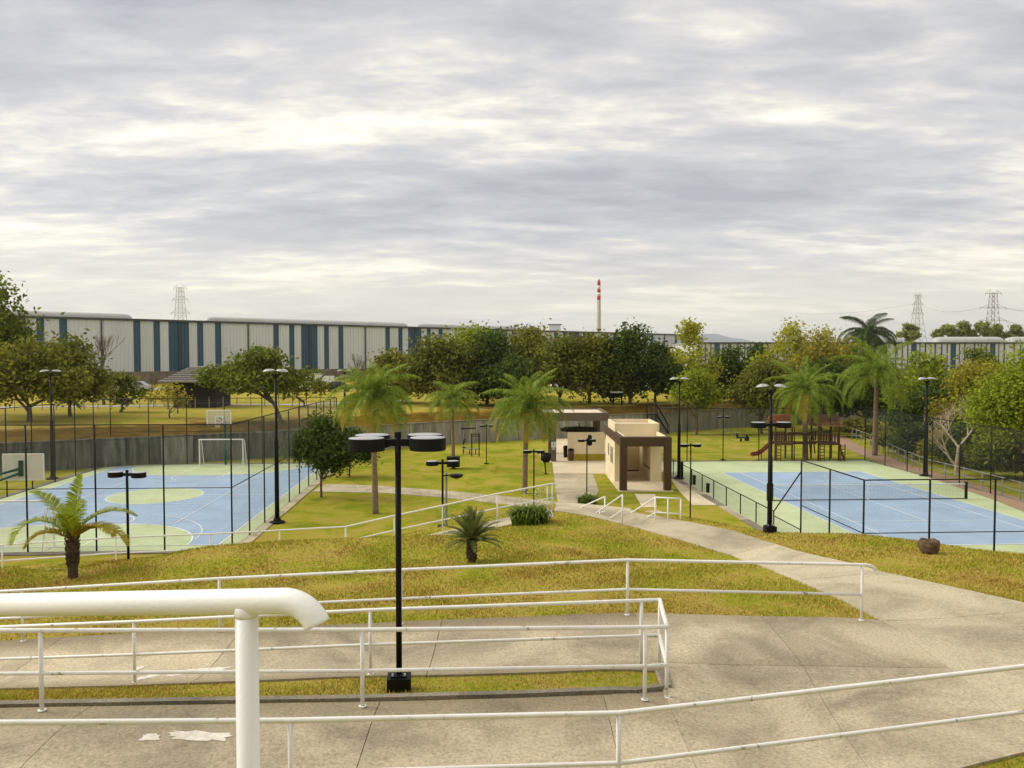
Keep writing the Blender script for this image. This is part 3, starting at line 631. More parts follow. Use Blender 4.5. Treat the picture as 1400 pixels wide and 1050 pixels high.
for dz in (0, -.22): MB().tube([br+Vector((0, 0, dz)), Vector((pole.x, pole.y, br.z-.7+dz*2))], .06, 8).build('arm', M_GREENM, nb)
MB().tube([pole, (pole.x, pole.y, br.z-.6)], .1, 10).build('pole', M_GREENM, nb)
MB().tube([c+AX*(.38+.23*math.sin(t_))+AN*.23*math.cos(t_)+Vector((0, 0, -.3)) for t_ in np.linspace(0, 2*math.pi, 17)], .012, 6, False).build('rim', M_ORANGE, nb)
tn = thing('tennis_net', 'tennis net with white headband and black posts across the blue court', 'tennis net', ab(TC, N_))
for k, dx_ in ((-1, -6.4), (-1, -6.15), (1, 6.4)): MB().box(ab(TC+dx_, N_, .54), (.13, .13, 1.14), mtx).build('net_post', M_BLACK, tn)
netgrid('net', ab(TC-6.3, N_, .05), AN*12.6, Vector((0, 0, .88)), 140, 11, M_NET, tn, .005)
MB().bar(ab(TC-6.35, N_, .97), ab(TC+6.35, N_, .97), .03, .07).build('headband', M_LINE, tn); MB().bar(ab(TC, N_-.02, .03), ab(TC, N_-.02, .94), .02, .06).build('centre_strap', M_LINE, tn)
MB().bar(ab(TC-6.3, N_, .05), ab(TC+6.3, N_, .05), .02, .05).build('bottom_cord', M_NET, tn)

# ------------------------------------------------------------------ retaining wall and the terrace behind it
WP = [atZ(*q) for q in [(75, 643), (350, 627), (620, 606.5), (915, 591), (1032, 582.5)]]
WP = [WP[0]+(WP[0]-WP[1])*2.2]+WP+[WP[-1]+Vector((45, 20, 0))]
WH, TZ = 2.25, 3.1
wall = thing('retaining_wall', 'long stained concrete retaining wall behind the courts and lawn', 'retaining wall', WP[0])
for i in range(len(WP)-1):
    p, q_ = WP[i], WP[i+1]; d = q_-p; n = max(1, round(d.length/2.5)); d.normalize(); nn = Vector((-d.y, d.x, 0)); Ln = (q_-p).length/n
    for k in range(n):
        a = p+d*(k*Ln+.02); mb = MB(); w = Ln-.04; bd = 8; fr = []
        for j in range(bd):   # board marks of the shuttering: proud and recessed strips
            x0, x1 = w*j/bd, w*(j+1)/bd; o_ = .0 if j % 2 else .018; fr += [(x0+.012, o_), (x1-.012, o_)]
        fr = [(0, .03)]+fr+[(w, .03)]; V = []; Fq = []
        hh = WH+rnd.uniform(-.03, .03)
        for x, o_ in fr:
            for z in (-.1, hh): v = a+d*x+nn*o_; V.append((v.x, v.y, z))
            v = a+d*x+nn*.3; V.append((v.x, v.y, hh))
        for j in range(len(fr)-1): Fq += [(3*j, 3*j+3, 3*j+4, 3*j+1), (3*j+1, 3*j+4, 3*j+5, 3*j+2)]
        mb.add(V, Fq); mid = a+d*w/2
        m_ = M_WALLD if (mid.x < -15 and not (k % 7 == 3)) else M_WALL  # most panels of the left run take the darker streaked concrete
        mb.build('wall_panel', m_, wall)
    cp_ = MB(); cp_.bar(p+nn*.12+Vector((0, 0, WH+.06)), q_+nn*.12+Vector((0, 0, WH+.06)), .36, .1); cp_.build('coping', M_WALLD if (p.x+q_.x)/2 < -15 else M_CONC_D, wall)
xs_ = sorted(list(np.linspace(WP[0].x, WP[-1].x, 160))+[-3000, -900, -350, -200, 160, 300, 700, 3000]); wl = [(p.x, p.y) for p in WP]
def wy(x): return float(np.interp(x, [p[0] for p in wl], [p[1] for p in wl]))
rows = [(.16, 0), (1.2, .25), (2.5, .5), (4, .78), (5.5, .95), (7, 1), (10, 1), (16, 1), (30, 1), (60, 1), (120, 1), (260, 1), (700, 1), (2500, 1)]
def terrace_z(x, y):
    d = y-wy(x); return WH-.02+(TZ-WH+.02)*float(np.interp(d, [r_[0] for r_ in rows], [r_[1] for r_ in rows]))
V = []; Fq = []
for d, k in rows:
    for x in xs_:
        b_ = .08*math.sin(x*.7+d)*(1 if 1 < d < 8 else 0)
        V.append((x, wy(x)+d, WH-.02+(TZ-WH+.02)*k+b_))
nxx = len(xs_)
for j in range(len(rows)-1):
    for i in range(nxx-1): a = j*nxx+i; Fq.append((a, a+1, a+nxx+1, a+nxx))
tag(link('upper_terrace', npmesh('upper_terrace', V, Fq, True), M_GRASS), kind='structure')
def strip_road(name, l, w, m, z):
    P = [Vector(p) for p in l]; a, b = [], []
    for i, p in enumerate(P):
        d = (P[min(i+1, len(P)-1)]-P[max(i-1, 0)]).normalized(); n = Vector((-d.y, d.x, 0))*w/2; a.append((p.x+n.x, p.y+n.y, z)); b.append((p.x-n.x, p.y-n.y, z))
    mb = MB(); k = len(P); mb.add(a+b, [(i+k, i+k+1, i+1, i) for i in range(k-1)]); o = mb.build(name, m); o['kind'] = 'structure'; return o
strip_road('terrace_road', [atZ(px, py, TZ) for px, py in [(-250, 560), (0, 557), (200, 555), (420, 553), (560, 548)]], 2.6, M_ROAD, TZ+.03)
strip_road('car_park', [atZ(px, py, TZ) for px, py in [(-100, 533.5), (300, 531.5), (700, 530), (1000, 529)]], 9, M_ROAD, TZ+.03)
strip_road('earth_path', [atZ(px, py, 0) for px, py in [(1142, 597), (1160, 609), (1190, 622), (1235, 638), (1300, 657), (1380, 684), (1480, 722)]], 2.0, M_BRICKP, .03)

# ------------------------------------------------------------------ striped warehouses
def warehouse(label, P0, dirv, bays, bay_len, pattern, z0, z1, depth, vaults, pl=True, start=0):
    w = thing('warehouse', label, 'warehouse', P0); d = Vector(dirv).normalized(); nb_ = Vector((-d.y, d.x, 0))
    if nb_.y < 0: nb_ = -nb_
    def pan(s0, s1, m):
        mb = MB(); n = max(1, round((s1-s0)/.72)); V = []; Fq = []
        prof = []
        for i in range(n):
            x0 = s0+(s1-s0)*i/n; st_ = (s1-s0)/n; prof += [(x0, 0), (x0+st_*.62, 0), (x0+st_*.7, -.15), (x0+st_*.92, -.15)]
        prof.append((s1, 0))
        for x, o_ in prof:
            for z in (z0, z1): v = P0+d*x+nb_*o_; V.append((v.x, v.y, z))
        for i in range(len(prof)-1): Fq.append((2*i, 2*i+2, 2*i+3, 2*i+1))
        mb.add(V, Fq); return mb.build('cladding_panel', m, w)
    for b in range(bays):
        s = (start+b)*bay_len
        for f0, f1, c in (pattern[b % len(pattern)]): pan(s+f0*bay_len+.02, s+f1*bay_len-.02, M_PBLUE if c else M_PGREY)
        v = P0+d*s-nb_*.28; MB().tube([(v.x, v.y, z0-1), (v.x, v.y, z1)], .16, 8).build('downpipe', M_GUTTER, w)
    s0, s1 = start*bay_len, (start+bays)*bay_len
    e = lambda s, o_, z: tuple(P0+d*s+nb_*o_+Vector((0, 0, z-P0.z)))
    mb = MB()
    def prism(sa, sb, oa, ob, za, zb_, name, m):
        b_ = MB(); V = [e(s, o_, z) for z in (za, zb_) for s, o_ in ((sa, oa), (sb, oa), (sb, ob), (sa, ob))]
        b_.add(V, [(3, 2, 1, 0), (4, 5, 6, 7), (0, 1, 5, 4), (1, 2, 6, 5), (2, 3, 7, 6), (3, 0, 4, 7)]); return b_.build(name, m, w)
    prism(s0-.3, s1+.3, -.45, .5, z1+.02, z1+.42, 'gutter', M_GUTTER)
    prism(s0, s1, .12, depth, z0-3, z1-.05, 'side_wall', M_PGREY)
    prism(s0-.2, s1+.2, .55, depth, z1, z1+.5, 'roof', M_VAULT)
    if pl: prism(s0, s1, -.12, .1, z0-4, z0-.02, 'plinth', M_PLINTH)
    for sa, sb, rr in vaults:
        b_ = MB(); V = []; Fq = []; n = 12; sts = [sa, sa+.25, sa+.8, sa+1.8]+[sb-1.8, sb-.8, sb-.25, sb]; sc_ = [.05, .55, .85, 1, 1, .85, .55, .05]
        for s, k in zip(sts, sc_):
            for j in range(n+1): t_ = math.pi*j/n; V.append(e(s, 2.2-rr*1.5*k*math.cos(t_), z1+.45+rr*k*math.sin(t_)))
        for i in range(len(sts)-1):
            for j in range(n): a = i*(n+1)+j; Fq.append((a, a+n+1, a+n+2, a+1))
        b_.add(V, Fq); b_.build('roof_vault', M_VAULT, w, smooth=True)
    return w, e
hA = [(0, .40, 0), (.40, .49, 1), (.49, .66, 0), (.66, .745, 1), (.745, .86, 0), (.86, 1, 1)]
hB = [(1-b, 1-a, c) for a, b, c in hA][::-1]
P0 = atY(138, 437.5, 160.0); z1 = P0.z; z0 = atY(138, 508.7, 160).z; P0 = Vector((P0.x, P0.y, 0))
dW = Vector((1218, 1090, 0)).normalized()
w1, e1 = warehouse('huge blue and pale grey striped warehouse with roof vaults, behind the trees', P0, dW, 17, 15.2, [hA, hB], z0, z1, 60, [(-45, 6.5, 1.05), (21.5, 75, 1.05), (78, 124, 1.0)], start=-4)
p = e1(134, 6, z1); bx = MB(); bx.box((p[0], p[1], p[2]+1.3), (3.6, 3.0, 2.4)); bx.build('roof_cabin', M_PGREY, w1); bx = MB(); bx.box((p[0], p[1], p[2]+2.6), (4.4, 3.6, .25)); bx.build('cabin_roof', M_GUTTER, w1)
pR = [(0, .16, 0), (.16, .19, 1), (.19, .30, 0), (.30, .33, 1), (.33, .40, 0), (.40, .54, 1), (.54, .61, 0), (.61, .635, 1), (.635, .745, 0), (.745, .78, 1), (.78, 1, 0)]
P1 = atY(955, 470, 230.0); z1 = P1.z; z0 = atY(955, 503.5, 230).z; P1 = Vector((P1.x, P1.y, 0))
w2, e2 = warehouse('lower striped warehouse on the right with slim blue stripes', P1, (1, 0, 0), 13, 11.35, [pR], z0, z1, 45, [(39, 59.8, 1.5), (68.5, 89, 1.6), (90, 140, 1.6)])

# ------------------------------------------------------------------ chimney, pylons, hill
c = atY(818.5, 470, 520); zt = atY(818.5, 384, 520).z
ch = thing('chimney', 'tall slim concrete chimney with red and white bands at the top', 'chimney', (c.x, c.y, 0))
zz = [0]+[atY(818.5, y, 520).z for y in (410, 404.5, 400, 395, 390.5)]+[zt]
for i in range(6):
    r0, r1 = 1.75-.7*zz[i]/zt, 1.75-.7*zz[i+1]/zt
    MB().tube([(c.x, c.y, zz[i]), (c.x, c.y, zz[i+1])], [r0, r1], 16).build('shaft' if i == 0 else 'band', M_CHIM if i == 0 else (M_RED if i % 2 else M_CWHITE), ch, smooth=True)
MB().tube([(c.x, c.y, zt), (c.x, c.y, zt+1.4)], [.75, .1], 10).build('tip', M_GUTTER, ch)
def pylon(label, px, ytop, Y, ybot_w, arms, hw, m, r):
    c = atY(px, 480, Y); H = atY(px, ytop, Y).z; s = Y/FPX
    t_ = thing('power_pylon', label, 'pylon', (c.x, c.y, 0), 0, 'lattice pylons on the horizon'); b = MB(); n = 12
    def w(z): return (ybot_w*(1-z/H)**1.2+.35*hw*(z/H)+.6*s)*1.0
    lv = [H*(1-(1-i/n)**1.25) for i in range(n+1)]
    for i in range(n):
        a, d = w(lv[i]), w(lv[i+1])
        for sx, sy in ((-1, -1), (1, -1), (1, 1), (-1, 1)):
            b.bar((c.x+sx*a, c.y+sy*a, lv[i]), (c.x+sx*d, c.y+sy*d, lv[i+1]), r)
        for sy in (-1, 1):
            b.bar((c.x-a, c.y+sy*a, lv[i]), (c.x+d, c.y+sy*d, lv[i+1]), r*.6); b.bar((c.x+a, c.y+sy*a, lv[i]), (c.x-d, c.y+sy*d, lv[i+1]), r*.6)
            b.bar((c.x-d, c.y+sy*d, lv[i+1]), (c.x+d, c.y+sy*d, lv[i+1]), r*.6)
    b.build('lattice_body', m, t_)['kind'] = 'stuff'
    for ya, aw in arms:
        z = atY(px, ya, Y).z; k = aw*s; b = MB(); b.bar((c.x-k, c.y, z), (c.x+k, c.y, z), r); up_ = 5*s
        for sx in (-1, 1):
            b.bar((c.x+sx*k, c.y, z), (c.x+sx*w(z), c.y, z+up_), r*.7); b.bar((c.x+sx*k*.55, c.y, z), (c.x+sx*w(z), c.y, z+up_*.5), r*.5); b.bar((c.x+sx*k, c.y, z), (c.x+sx*k, c.y, z-3*s), r*.7)
        b.build('cross_arm', m, t_)
    return c, s
c1, s1_ = pylon('pale lattice pylon above the blue warehouse roof on the left', 247.5, 393, 420, 4.5, [(394, 9), (410, 11), (428, 13)], 3.2, M_PYL, .17)
c2, s2_ = pylon('slim distant lattice pylon between the dark palm and the wide pylon', 1253.5, 403, 700, 8, [(404, 5), (416, 7), (423, 6), (429, 8)], 2.5, M_PYL, .27)
c3, s3_ = pylon('wide rusty lattice pylon over the right warehouse roof', 1356.5, 400.5, 420, 4.5, [(401, 11), (421, 18), (438.5, 19)], 3.0, M_PYLR, .18)
def cable(label, a, b, sag):
    P = [Vector(a).lerp(Vector(b), k/24)+Vector((0, 0, -sag*4*(k/24)*(1-k/24))) for k in range(25)]
    o = MB().tube(P, .10, 4, False).build('power_line', M_PYL); tag(o, label, 'power line', 'power lines on the horizon')
cable('power line from the slim pylon to the wide rusty pylon', atY(1259, 416, 700), atY(1338, 421, 420), 4)
cable('power line running left from the slim pylon', atY(1246, 416, 700), atY(1080, 428, 900), 4)
cable('power line running right from the wide rusty pylon, upper', atY(1374, 421, 420), atY(1460, 428, 430), 1)
cable('power line running right from the wide rusty pylon, lower', atY(1375, 438.5, 420), atY(1460, 455, 430), 1)
mb = MB(); V = []; Fq = []; n = 90
for i in range(n+1):
    x = 1800+8000*i/n; k = i/n
    h = 9+330*math.exp(-((k-.20)/.055)**2)+235*math.exp(-((k-.285)/.06)**2)+90*math.exp(-((k-.12)/.05)**2)+30*math.exp(-((k-.75)/.2)**2)+6*math.sin(i*1.3)+3*math.sin(i*2.9)
    V += [(x, 12500, -5), (x, 14000, max(5, h)), (x, 15500, -5)]
for i in range(n): a = 3*i; Fq += [(a, a+3, a+4, a+1), (a+1, a+4, a+5, a+2)]
tag(link('far_hills', npmesh('far_hills', V, Fq, True), M_HILL), kind='structure')

# ------------------------------------------------------------------ pavilion with the brown portal
F0 = atZ(848, 672); fx0 = F0.x; Yf = F0.y; fx1 = xat(918, Yf); ht = atY(880, 598, Yf).z
px_ = Vector((1, 0, 0)); py_ = Vector((0, 1, 0)); org = Vector((fx0, Yf, 0)); Wd = (fx1-fx0); Mx = Matrix.Identity(3)
pv = thing('pavilion', 'small cream pavilion with a dark brown square portal and roof tank box', 'pavilion', org)
def pb_(name, m, x0, x1, y0, y1, z0, z1):
    b = MB(); b.box(org+px_*(x0+x1)/2+py_*(y0+y1)/2+Vector((0, 0, (z0+z1)/2)), (x1-x0, y1-y0, z1-z0), Mx); return b.build(name, m, pv)
D1, D2 = 3.9, 9.6; hb = ht-.62
pb_('portal_column', M_BROWN, 0, .46, 0, .5, 0, hb); pb_('portal_column', M_BROWN, Wd-.46, Wd, 0, .5, 0, hb)
pb_('portal_beam', M_BROWN, 0, Wd, 0, .5, hb+.003, ht)
pb_('fascia', M_BROWN, 0, .28, .503, D2, hb+.003, ht-.003); pb_('fascia', M_BROWN, Wd-.28, Wd, .503, D2, hb+.003, ht-.003); pb_('fascia', M_BROWN, .283, Wd-.283, D2-.28, D2, hb+.003, ht-.003)
pb_('roof_slab', M_ROOFC, .283, Wd-.283, .503, D1+4.0, hb+.1, hb+.3)
for x0, x1, y0, y1 in ((.285, .36, .505, D1-.02), (Wd-.36, Wd-.285, .505, D1-.02), (.365, Wd-.365, .505, .58)): pb_('roof_upstand', M_CREAM, x0, x1, y0, y1, hb+.303, ht+.04)
pb_('floor_slab', M_PLAZA, -.1, Wd+.1, -.15, D2, -.1, .06)
pb_('side_wall', M_CREAM, .12, .32, D1, D2-.3, .06, hb+.05); pb_('front_wall', M_CREAM, .323, .95, D1, D1+.2, .06, hb+.05); pb_('partition', M_CREAM, .8, .95, D1+.203, D2-.3, .06, hb+.05)
pb_('toilet_block', M_CREAM, Wd-.73, Wd+.06, D1, D2-.3, .06, hb+.05); pb_('back_wall', M_CREAM, .953, Wd-.74, D2-.55, D2-.35, .06, hb+.05)
for y0, y1, z0, z1 in ((D1+.9, D1+1.35, 1.15, 2.45), (D1+1.7, D1+2.15, 1.15, 2.45), (D1+3.1, D1+3.7, 1.5, 2.5)):
    w_ = pb_('window', M_CWHITE, .085, .118, y0, y1, z0, z1); o = pb_('pane', M_DARKGLASS, .07, .084, y0+.07, y1-.07, z0+.07, z1-.07); o.parent = w_; o.data.transform(Matrix.Translation(Vector((0, 0, 0))))
b = MB(); b.tube([org+px_*(Wd-.78)+py_*(D1+.2)+Vector((0, 0, .95)), org+px_*(Wd-.78)+py_*(D1+2.6)+Vector((0, 0, .95))], .03, 8); b.tube([org+px_*1.0+py_*(D1+.6)+Vector((0, 0, .95)), org+px_*1.0+py_*(D1+3.6)+Vector((0, 0, .95))], .03, 8); b.build('wall_rail', M_BLACK, pv)
pb_('dado_band', M_BROWN, .953, Wd-.74, D2-.62, D2-.552, .06, .14)
x0, x1, y0, y1, zt = .12, Wd-.12, D1, D1+4.0, atY(870, 579, Yf+D1).z
for n_, a in (('tank_wall', (x0, x1, y0, y0+.14)), ('tank_wall', (x0, x1, y1-.14, y1)), ('tank_wall', (x0, x0+.14, y0+.143, y1-.143)), ('tank_wall', (x1-.14, x1, y0+.143, y1-.143))): pb_(n_, M_CREAM, *a, ht+.003 if False else hb+.31, zt)
pb_('tank_lid', M_ROOFC, x0+.143, x1-.143, y0+.143, y1-.143, zt-.4, zt-.25)

# ------------------------------------------------------------------ barbecue shelter
Q = atZ(757, 632); Yq = Q.y; org = Vector((Q.x-1.2, Yq, 0)); zt = atY(795, 564.5, Yq).z; zb = atY(795, 575.5, Yq).z
sh = thing('barbecue_shelter', 'open barbecue shelter with brown fascia and pale flat roof beyond the plaza', 'shelter', org); wq = xat(832, Yq)-org.x
def sb_(name, m, x0, x1, y0, y1, z0, z1):
    b = MB(); b.box(org+px_*(x0+x1)/2+py_*(y0+y1)/2+Vector((0, 0, (z0+z1)/2)), (x1-x0, y1-y0, z1-z0), Mx); return b.build(name, m, sh)
dq = 6.2
sb_('fascia', M_TAUPE, 0, wq, 0, .3, zb, zt); sb_('fascia', M_TAUPE, 0, wq, dq-.3, dq, zb, zt); sb_('fascia', M_TAUPE, 0, .3, .303, dq-.303, zb, zt); sb_('fascia', M_TAUPE, wq-.3, wq, .303, dq-.303, zb, zt)
sb_('roof_slab', M_ROOFC, .303, wq-.303, .303, dq-.303, zb+.2, zt-.12)
for x in (1.0, wq-.75):
    for y in ((.05, dq-.55) if x < 2 else (dq-.55, dq-2.6)): sb_('column', M_TAUPE, x, x+.42, y, y+.5, 0, zb-.003)
sb_('floor_slab', M_PLAZA, .2, wq, -.1, dq, -.1, .05)
cw = thing('counter_wall', 'low cream wall with an olive base band in front of the barbecue shelter', 'wall', atZ(776, 630)); p0 = atZ(776, 630.5); x1_ = xat(827, p0.y)-p0.x
for n_, m, za, zb2 in (('base_band', M_OLIVE, 0, .62), ('upper_wall', M_CREAM, .623, atY(800, 591, p0.y).z)):
    b = MB(); b.box(p0+px_*x1_/2+py_*.12+Vector((0, 0, (za+zb2)/2)), (x1_, .24, zb2-za), Mx); b.build(n_, m, cw)
b = MB(); b.box(p0+px_*(.25)+py_*.8+Vector((0, 0, .6)), (.24, 1.1, 1.2), Mx); b.build('return_wall', M_BROWN, cw)
um = thing('parasol', 'closed-in dark parasol standing behind the low cream wall', 'parasol', atZ(792, 626)); c = atZ(792, 624); zc_ = atY(792, 583, c.y).z
V = [(c.x, c.y, zc_+.02)]; n = 8; rr = xat(816, c.y, 2)-xat(792, c.y, 2)
V += [(c.x+rr*1.1*math.cos(2*math.pi*i/n), c.y+rr*1.1*math.sin(2*math.pi*i/n), zc_-.18+.04*(i % 2)) for i in range(n)]+[(c.x+rr*1.06*math.cos(2*math.pi*i/n), c.y+rr*1.06*math.sin(2*math.pi*i/n), zc_-.42) for i in range(n)]
MB().add(V, [(0, 1+i, 1+(i+1) % n) for i in range(n)]+[(1+i, 1+n+i, 1+n+(i+1) % n, 1+(i+1) % n) for i in range(n)]).build('canopy', M_BLACK, um); MB().tube([(c.x, c.y, 0), (c.x, c.y, zc_+.3)], .035, 8).build('pole', M_BLACK, um)
for px, py, lb, m in ((774, 626, 'tall dark waste bin left of the low cream wall', M_BLACK), (780.5, 630.5, 'grey brown waste bin at the corner of the low cream wall', M_STUMP)):
    c = atZ(px, py); t_ = thing('waste_bin', lb, 'bin', c, 0, 'waste bins by the barbecue shelter'); MB().lathe([(.22, 0), (.26, .9), (.26, .92)], c, 14).build('body', m, t_, smooth=True); MB().lathe([(.28, .92), (.28, .98), (.16, 1.1), (.0, 1.12)], c, 14).build('lid', M_BLACK, t_)
c = atZ(757, 633); t_ = thing('wall_box', 'small white box on the shelter column at the edge of the plaza', 'box', atY(757, 611, c.y-.3)); MB().box(atY(757, 608, c.y-.25), (.34, .25, .42)).build('case', M_CWHITE, t_); MB().box(atY(757, 613.5, c.y-.25), (.24, .2, .16)).build('spout', M_STEEL, t_)
c = atZ(746.5, 648); t_ = thing('litter_bin', 'black litter bin raised on a slim post on the lawn by the plaza', 'bin', c); zb_, zt_ = atY(747, 632, c.y).z, atY(747, 619.5, c.y).z
MB().lathe([(.22, zb_), (.40, zb_+.18), (.42, zt_), (.36, zt_), (.34, zt_-.1)], c, 16).build('bowl', M_BLACK, t_, smooth=True); MB().tube([c, c+Vector((-.1, 0, zb_+.05))], .05, 8).build('post', M_BLACK, t_); MB().lathe([(.16, 0), (.16, .04)], c, 12).build('foot', M_BLACK, t_)

# ------------------------------------------------------------------ hut on the terrace, post fence, metal stair, railing, frame
c = atZ(266, 557.5, TZ); Yh = c.y; x0, x1 = xat(237, Yh, TZ), xat(295, Yh, TZ); ze = atY(266, 521, Yh).z; zr = atY(266, 501, Yh).z
hut = thing('hut', 'dark timber hut with a hipped grey tiled roof on the upper terrace', 'hut', c); dp = x1-x0
nw = 16
for i in range(nw):
    a = x0+dp*i/nw; MB().span((a+.01, Yh+rnd.uniform(0, .05), TZ), (a+dp/nw-.015, Yh+.12, ze)).build('board', M_THATCH, hut)
MB().span((x0, Yh+.13, TZ), (x1, Yh+dp, ze-.02)).build('body', M_THATCH, hut)
ex0, ex1, ey0, ey1 = xat(221, Yh, ze), xat(309, Yh, ze), Yh-1.1, Yh+dp+1.1; rx0, rx1, ry = xat(252, Yh, zr), xat(270, Yh, zr), Yh+dp/2
MB().add([(ex0, ey0, ze), (ex1, ey0, ze), (ex1, ey1, ze), (ex0, ey1, ze), (rx0, ry-.5, zr), (rx1, ry-.5, zr), (rx1, ry+.5, zr), (rx0, ry+.5, zr), (ex0, ey0, ze-.15), (ex1, ey0, ze-.15), (ex1, ey1, ze-.15), (ex0, ey1, ze-.15)],
   [(0, 1, 5, 4), (1, 2, 6, 5), (2, 3, 7, 6), (3, 0, 4, 7), (4, 5, 6, 7), (8, 9, 1, 0), (9, 10, 2, 1), (10, 11, 3, 2), (11, 8, 0, 3), (11, 10, 9, 8)]).build('roof', M_TILE, hut)
for k in range(1, 8):
    z = ze+(zr-ze)*k/8; f_ = k/8; MB().bar((ex0+(rx0-ex0)*f_, ey0+(ry-.5-ey0)*f_, z+.03), (ex1+(rx1-ex1)*f_, ey0+(ry-.5-ey0)*f_, z+.03), .12, .06).build('tile_course', M_TILE, hut)
pf = thing('post_fence', 'low fence of pale posts and wires along the terrace road', 'fence', atZ(280, 562, TZ)); prev = None
for i in range(27):
    px = 20+i*19; p = atZ(px, 561.5-i*.28, TZ); p.z = TZ; MB().tube([p, p+Vector((0, 0, 1.25))], .05, 6).build('post', M_BARKP, pf)
    if prev is not None:
        for h in (.55, 1.1): MB().bar(prev+Vector((0, 0, h)), p+Vector((0, 0, h)), .025).build('rail', M_GALV, pf)
    prev = p
tr = thing('terrace_railing', 'thin metal railing on top of the wall right of the pavilion', 'railing', (*[WP[4].x*0+20, 0], WH)[:3]); pl_ = [(x, wy(x)+.12, WH+.1) for x in np.linspace(xat(897, 95, 2), xat(1030, 104, 2), 9)]
tr.location = pl_[0]
for p in pl_: MB().tube([p, (p[0], p[1], p[2]+1.05)], .035, 6).build('post', M_GALV, tr)
for h in (.55, 1.03): MB().tube([(p[0], p[1], p[2]+h) for p in pl_], .028, 6).build('rail', M_GALV, tr)
ms = thing('metal_stair', 'steep metal stair with handrails going over the retaining wall', 'stair', atZ(912, 592)); Yw = wy(xat(890, 93, 2)); xa, xb = xat(897, Yw-.4, 2), xat(913, Yw-.4, 0); xs0 = xat(883, Yw, 2)
for y in (Yw-.25, Yw-1.05):
    MB().tube([(xs0, y, WH+1.15), (xa, y, WH+1.15), (xb, y, 1.0), (xb, y, 0)], .05, 6).build('handrail', M_FENCE, ms); MB().tube([(xa, y, WH), (xb, y, .05)], .06, 6).build('stringer', M_FENCE, ms)
    for x in (xs0, xa): MB().tube([(x, y, 0), (x, y, WH+1.15)], .045, 6).build('post', M_FENCE, ms)
for i in range(9): k = (i+.5)/9; MB().box((xa+(xb-xa)*k, Yw-.65, WH*(1-k)), (.24, .8, .04)).build('tread', M_FENCE, ms)
MB().span((xs0, Yw-1.05, WH-.05), (xa, Yw-.2, WH)).build('landing', M_FENCE, ms)
Yf_ = wy(17)+3.0; mf = thing('shade_stand', 'dark flat-topped metal frame standing on the bank behind the pavilion', 'frame', (xat(843, Yf_, 3), Yf_, WH)); za_ = atY(843, 537, Yf_).z
for px in (838.5, 850): MB().tube([(xat(px, Yf_, 4), Yf_, 2.0), (xat(px, Yf_, 4), Yf_, za_)], .09, 8).build('post', M_BLACK, mf)
MB().span((xat(834, Yf_, 5), Yf_-.5, za_), (xat(851, Yf_, 5), Yf_+.5, za_+.18)).build('top_panel', M_STEEL, mf)

# ------------------------------------------------------------------ parked cars beyond the trees
def car(label, px, py, m, loc):
    r_ = thing('parked_car', label, 'car', (0, 0, 0), 0, 'cars parked beyond the terrace')
    side = [(-2.1, .35), (-2.15, .75), (-1.95, 1.0), (-1.3, 1.08), (-.75, 1.62), (.95, 1.66), (1.75, 1.1), (2.1, .95), (2.15, .4)]
    V = [(x, y*(1 if z < 1.1 else .84), z) for y in (-.85, .85) for x, z in side]; n = len(side)
    MB().add(V, [tuple(range(n))[::-1] if False else tuple(range(n)), tuple(range(n, 2*n))[::-1]]+[(i, i+n, (i+1) % n+n, (i+1) % n) for i in range(n)]).build('body', m, r_, local=True)
    for y in (-.80, .80): MB().add([(x, y*(1.03 if z < 1.2 else .92), z) for x, z in ((-1.05, 1.12), (1.5, 1.14), (.88, 1.56), (-.68, 1.54))], [(0, 1, 2, 3) if y < 0 else (3, 2, 1, 0)]).build('window', M_DARKGLASS, r_, local=True)
    for x in (-1.35, 1.35):
        for y in (-.8, .8): MB().tube([(x, y-.1, .33), (x, y+.1, .33)], .33, 14).build('wheel', M_TYRE, r_, local=True)
    r_.location = loc; return r_
cars = [(160, 'white car parked below the bare tree on the far left', M_CARW, 132), (186, 'silver car between the bare tree and the timber hut', M_CARS, 131), (322, 'white car seen through the crown of the leaning tree', M_CARW, 130), (362, 'white car just left of the tall floodlight pole', M_CARW, 131), (396, 'white car just right of the tall floodlight pole', M_CARW, 131),
        (430, 'rightmost white car of the row behind the sports court', M_CARW, 131), (463, 'black car left of the big palm', M_CARD, 131), (575, 'silver car showing under the brown-green tree', M_CARS, 133), (606, 'white car right of the big palm, under the trees', M_CARW, 133), (664, 'dark car in the shade of the dark tree row', M_CARD, 134), (770, 'white car between the trunks above the barbecue shelter', M_CARW, 134), (798, 'silver car between the trunks above the barbecue shelter', M_CARS, 134), (893, 'white car under the yellow-green tree', M_CARW, 136), (1010, 'white car behind the dark trees near the playground', M_CARW, 138)]
for px, lb, m, Y in cars: car(lb, px, 0, m, (xat(px, Y, TZ), Y, TZ+.03)).rotation_euler = (0, 0, rnd.choice([0, math.pi])+rnd.uniform(-.1, .1))
trk = thing('parked_truck', 'long white box truck parked behind the court fence', 'truck', (xat(398, 140, TZ), 140, TZ)); x0 = xat(356, 140, TZ); x1 = xat(440, 140, TZ)
MB().span((x0, 139.2, TZ+.9), (x1, 141.6, TZ+2.75)).build('box', M_CARW, trk); MB().span((x1+.15, 139.3, TZ+.6), (x1+1.9, 141.5, TZ+2.3)).build('cab', M_CARW, trk); MB().span((x0, 139.6, TZ+.5), (x1+1.6, 141.2, TZ+.88)).build('chassis', M_BLACK, trk)
for k in (.08, .16, .8, 1.08): MB().tube([(x0+(x1-x0)*k, 139.3, TZ+.45), (x0+(x1-x0)*k, 139.6, TZ+.45)], .45, 12).build('wheel', M_TYRE, trk)

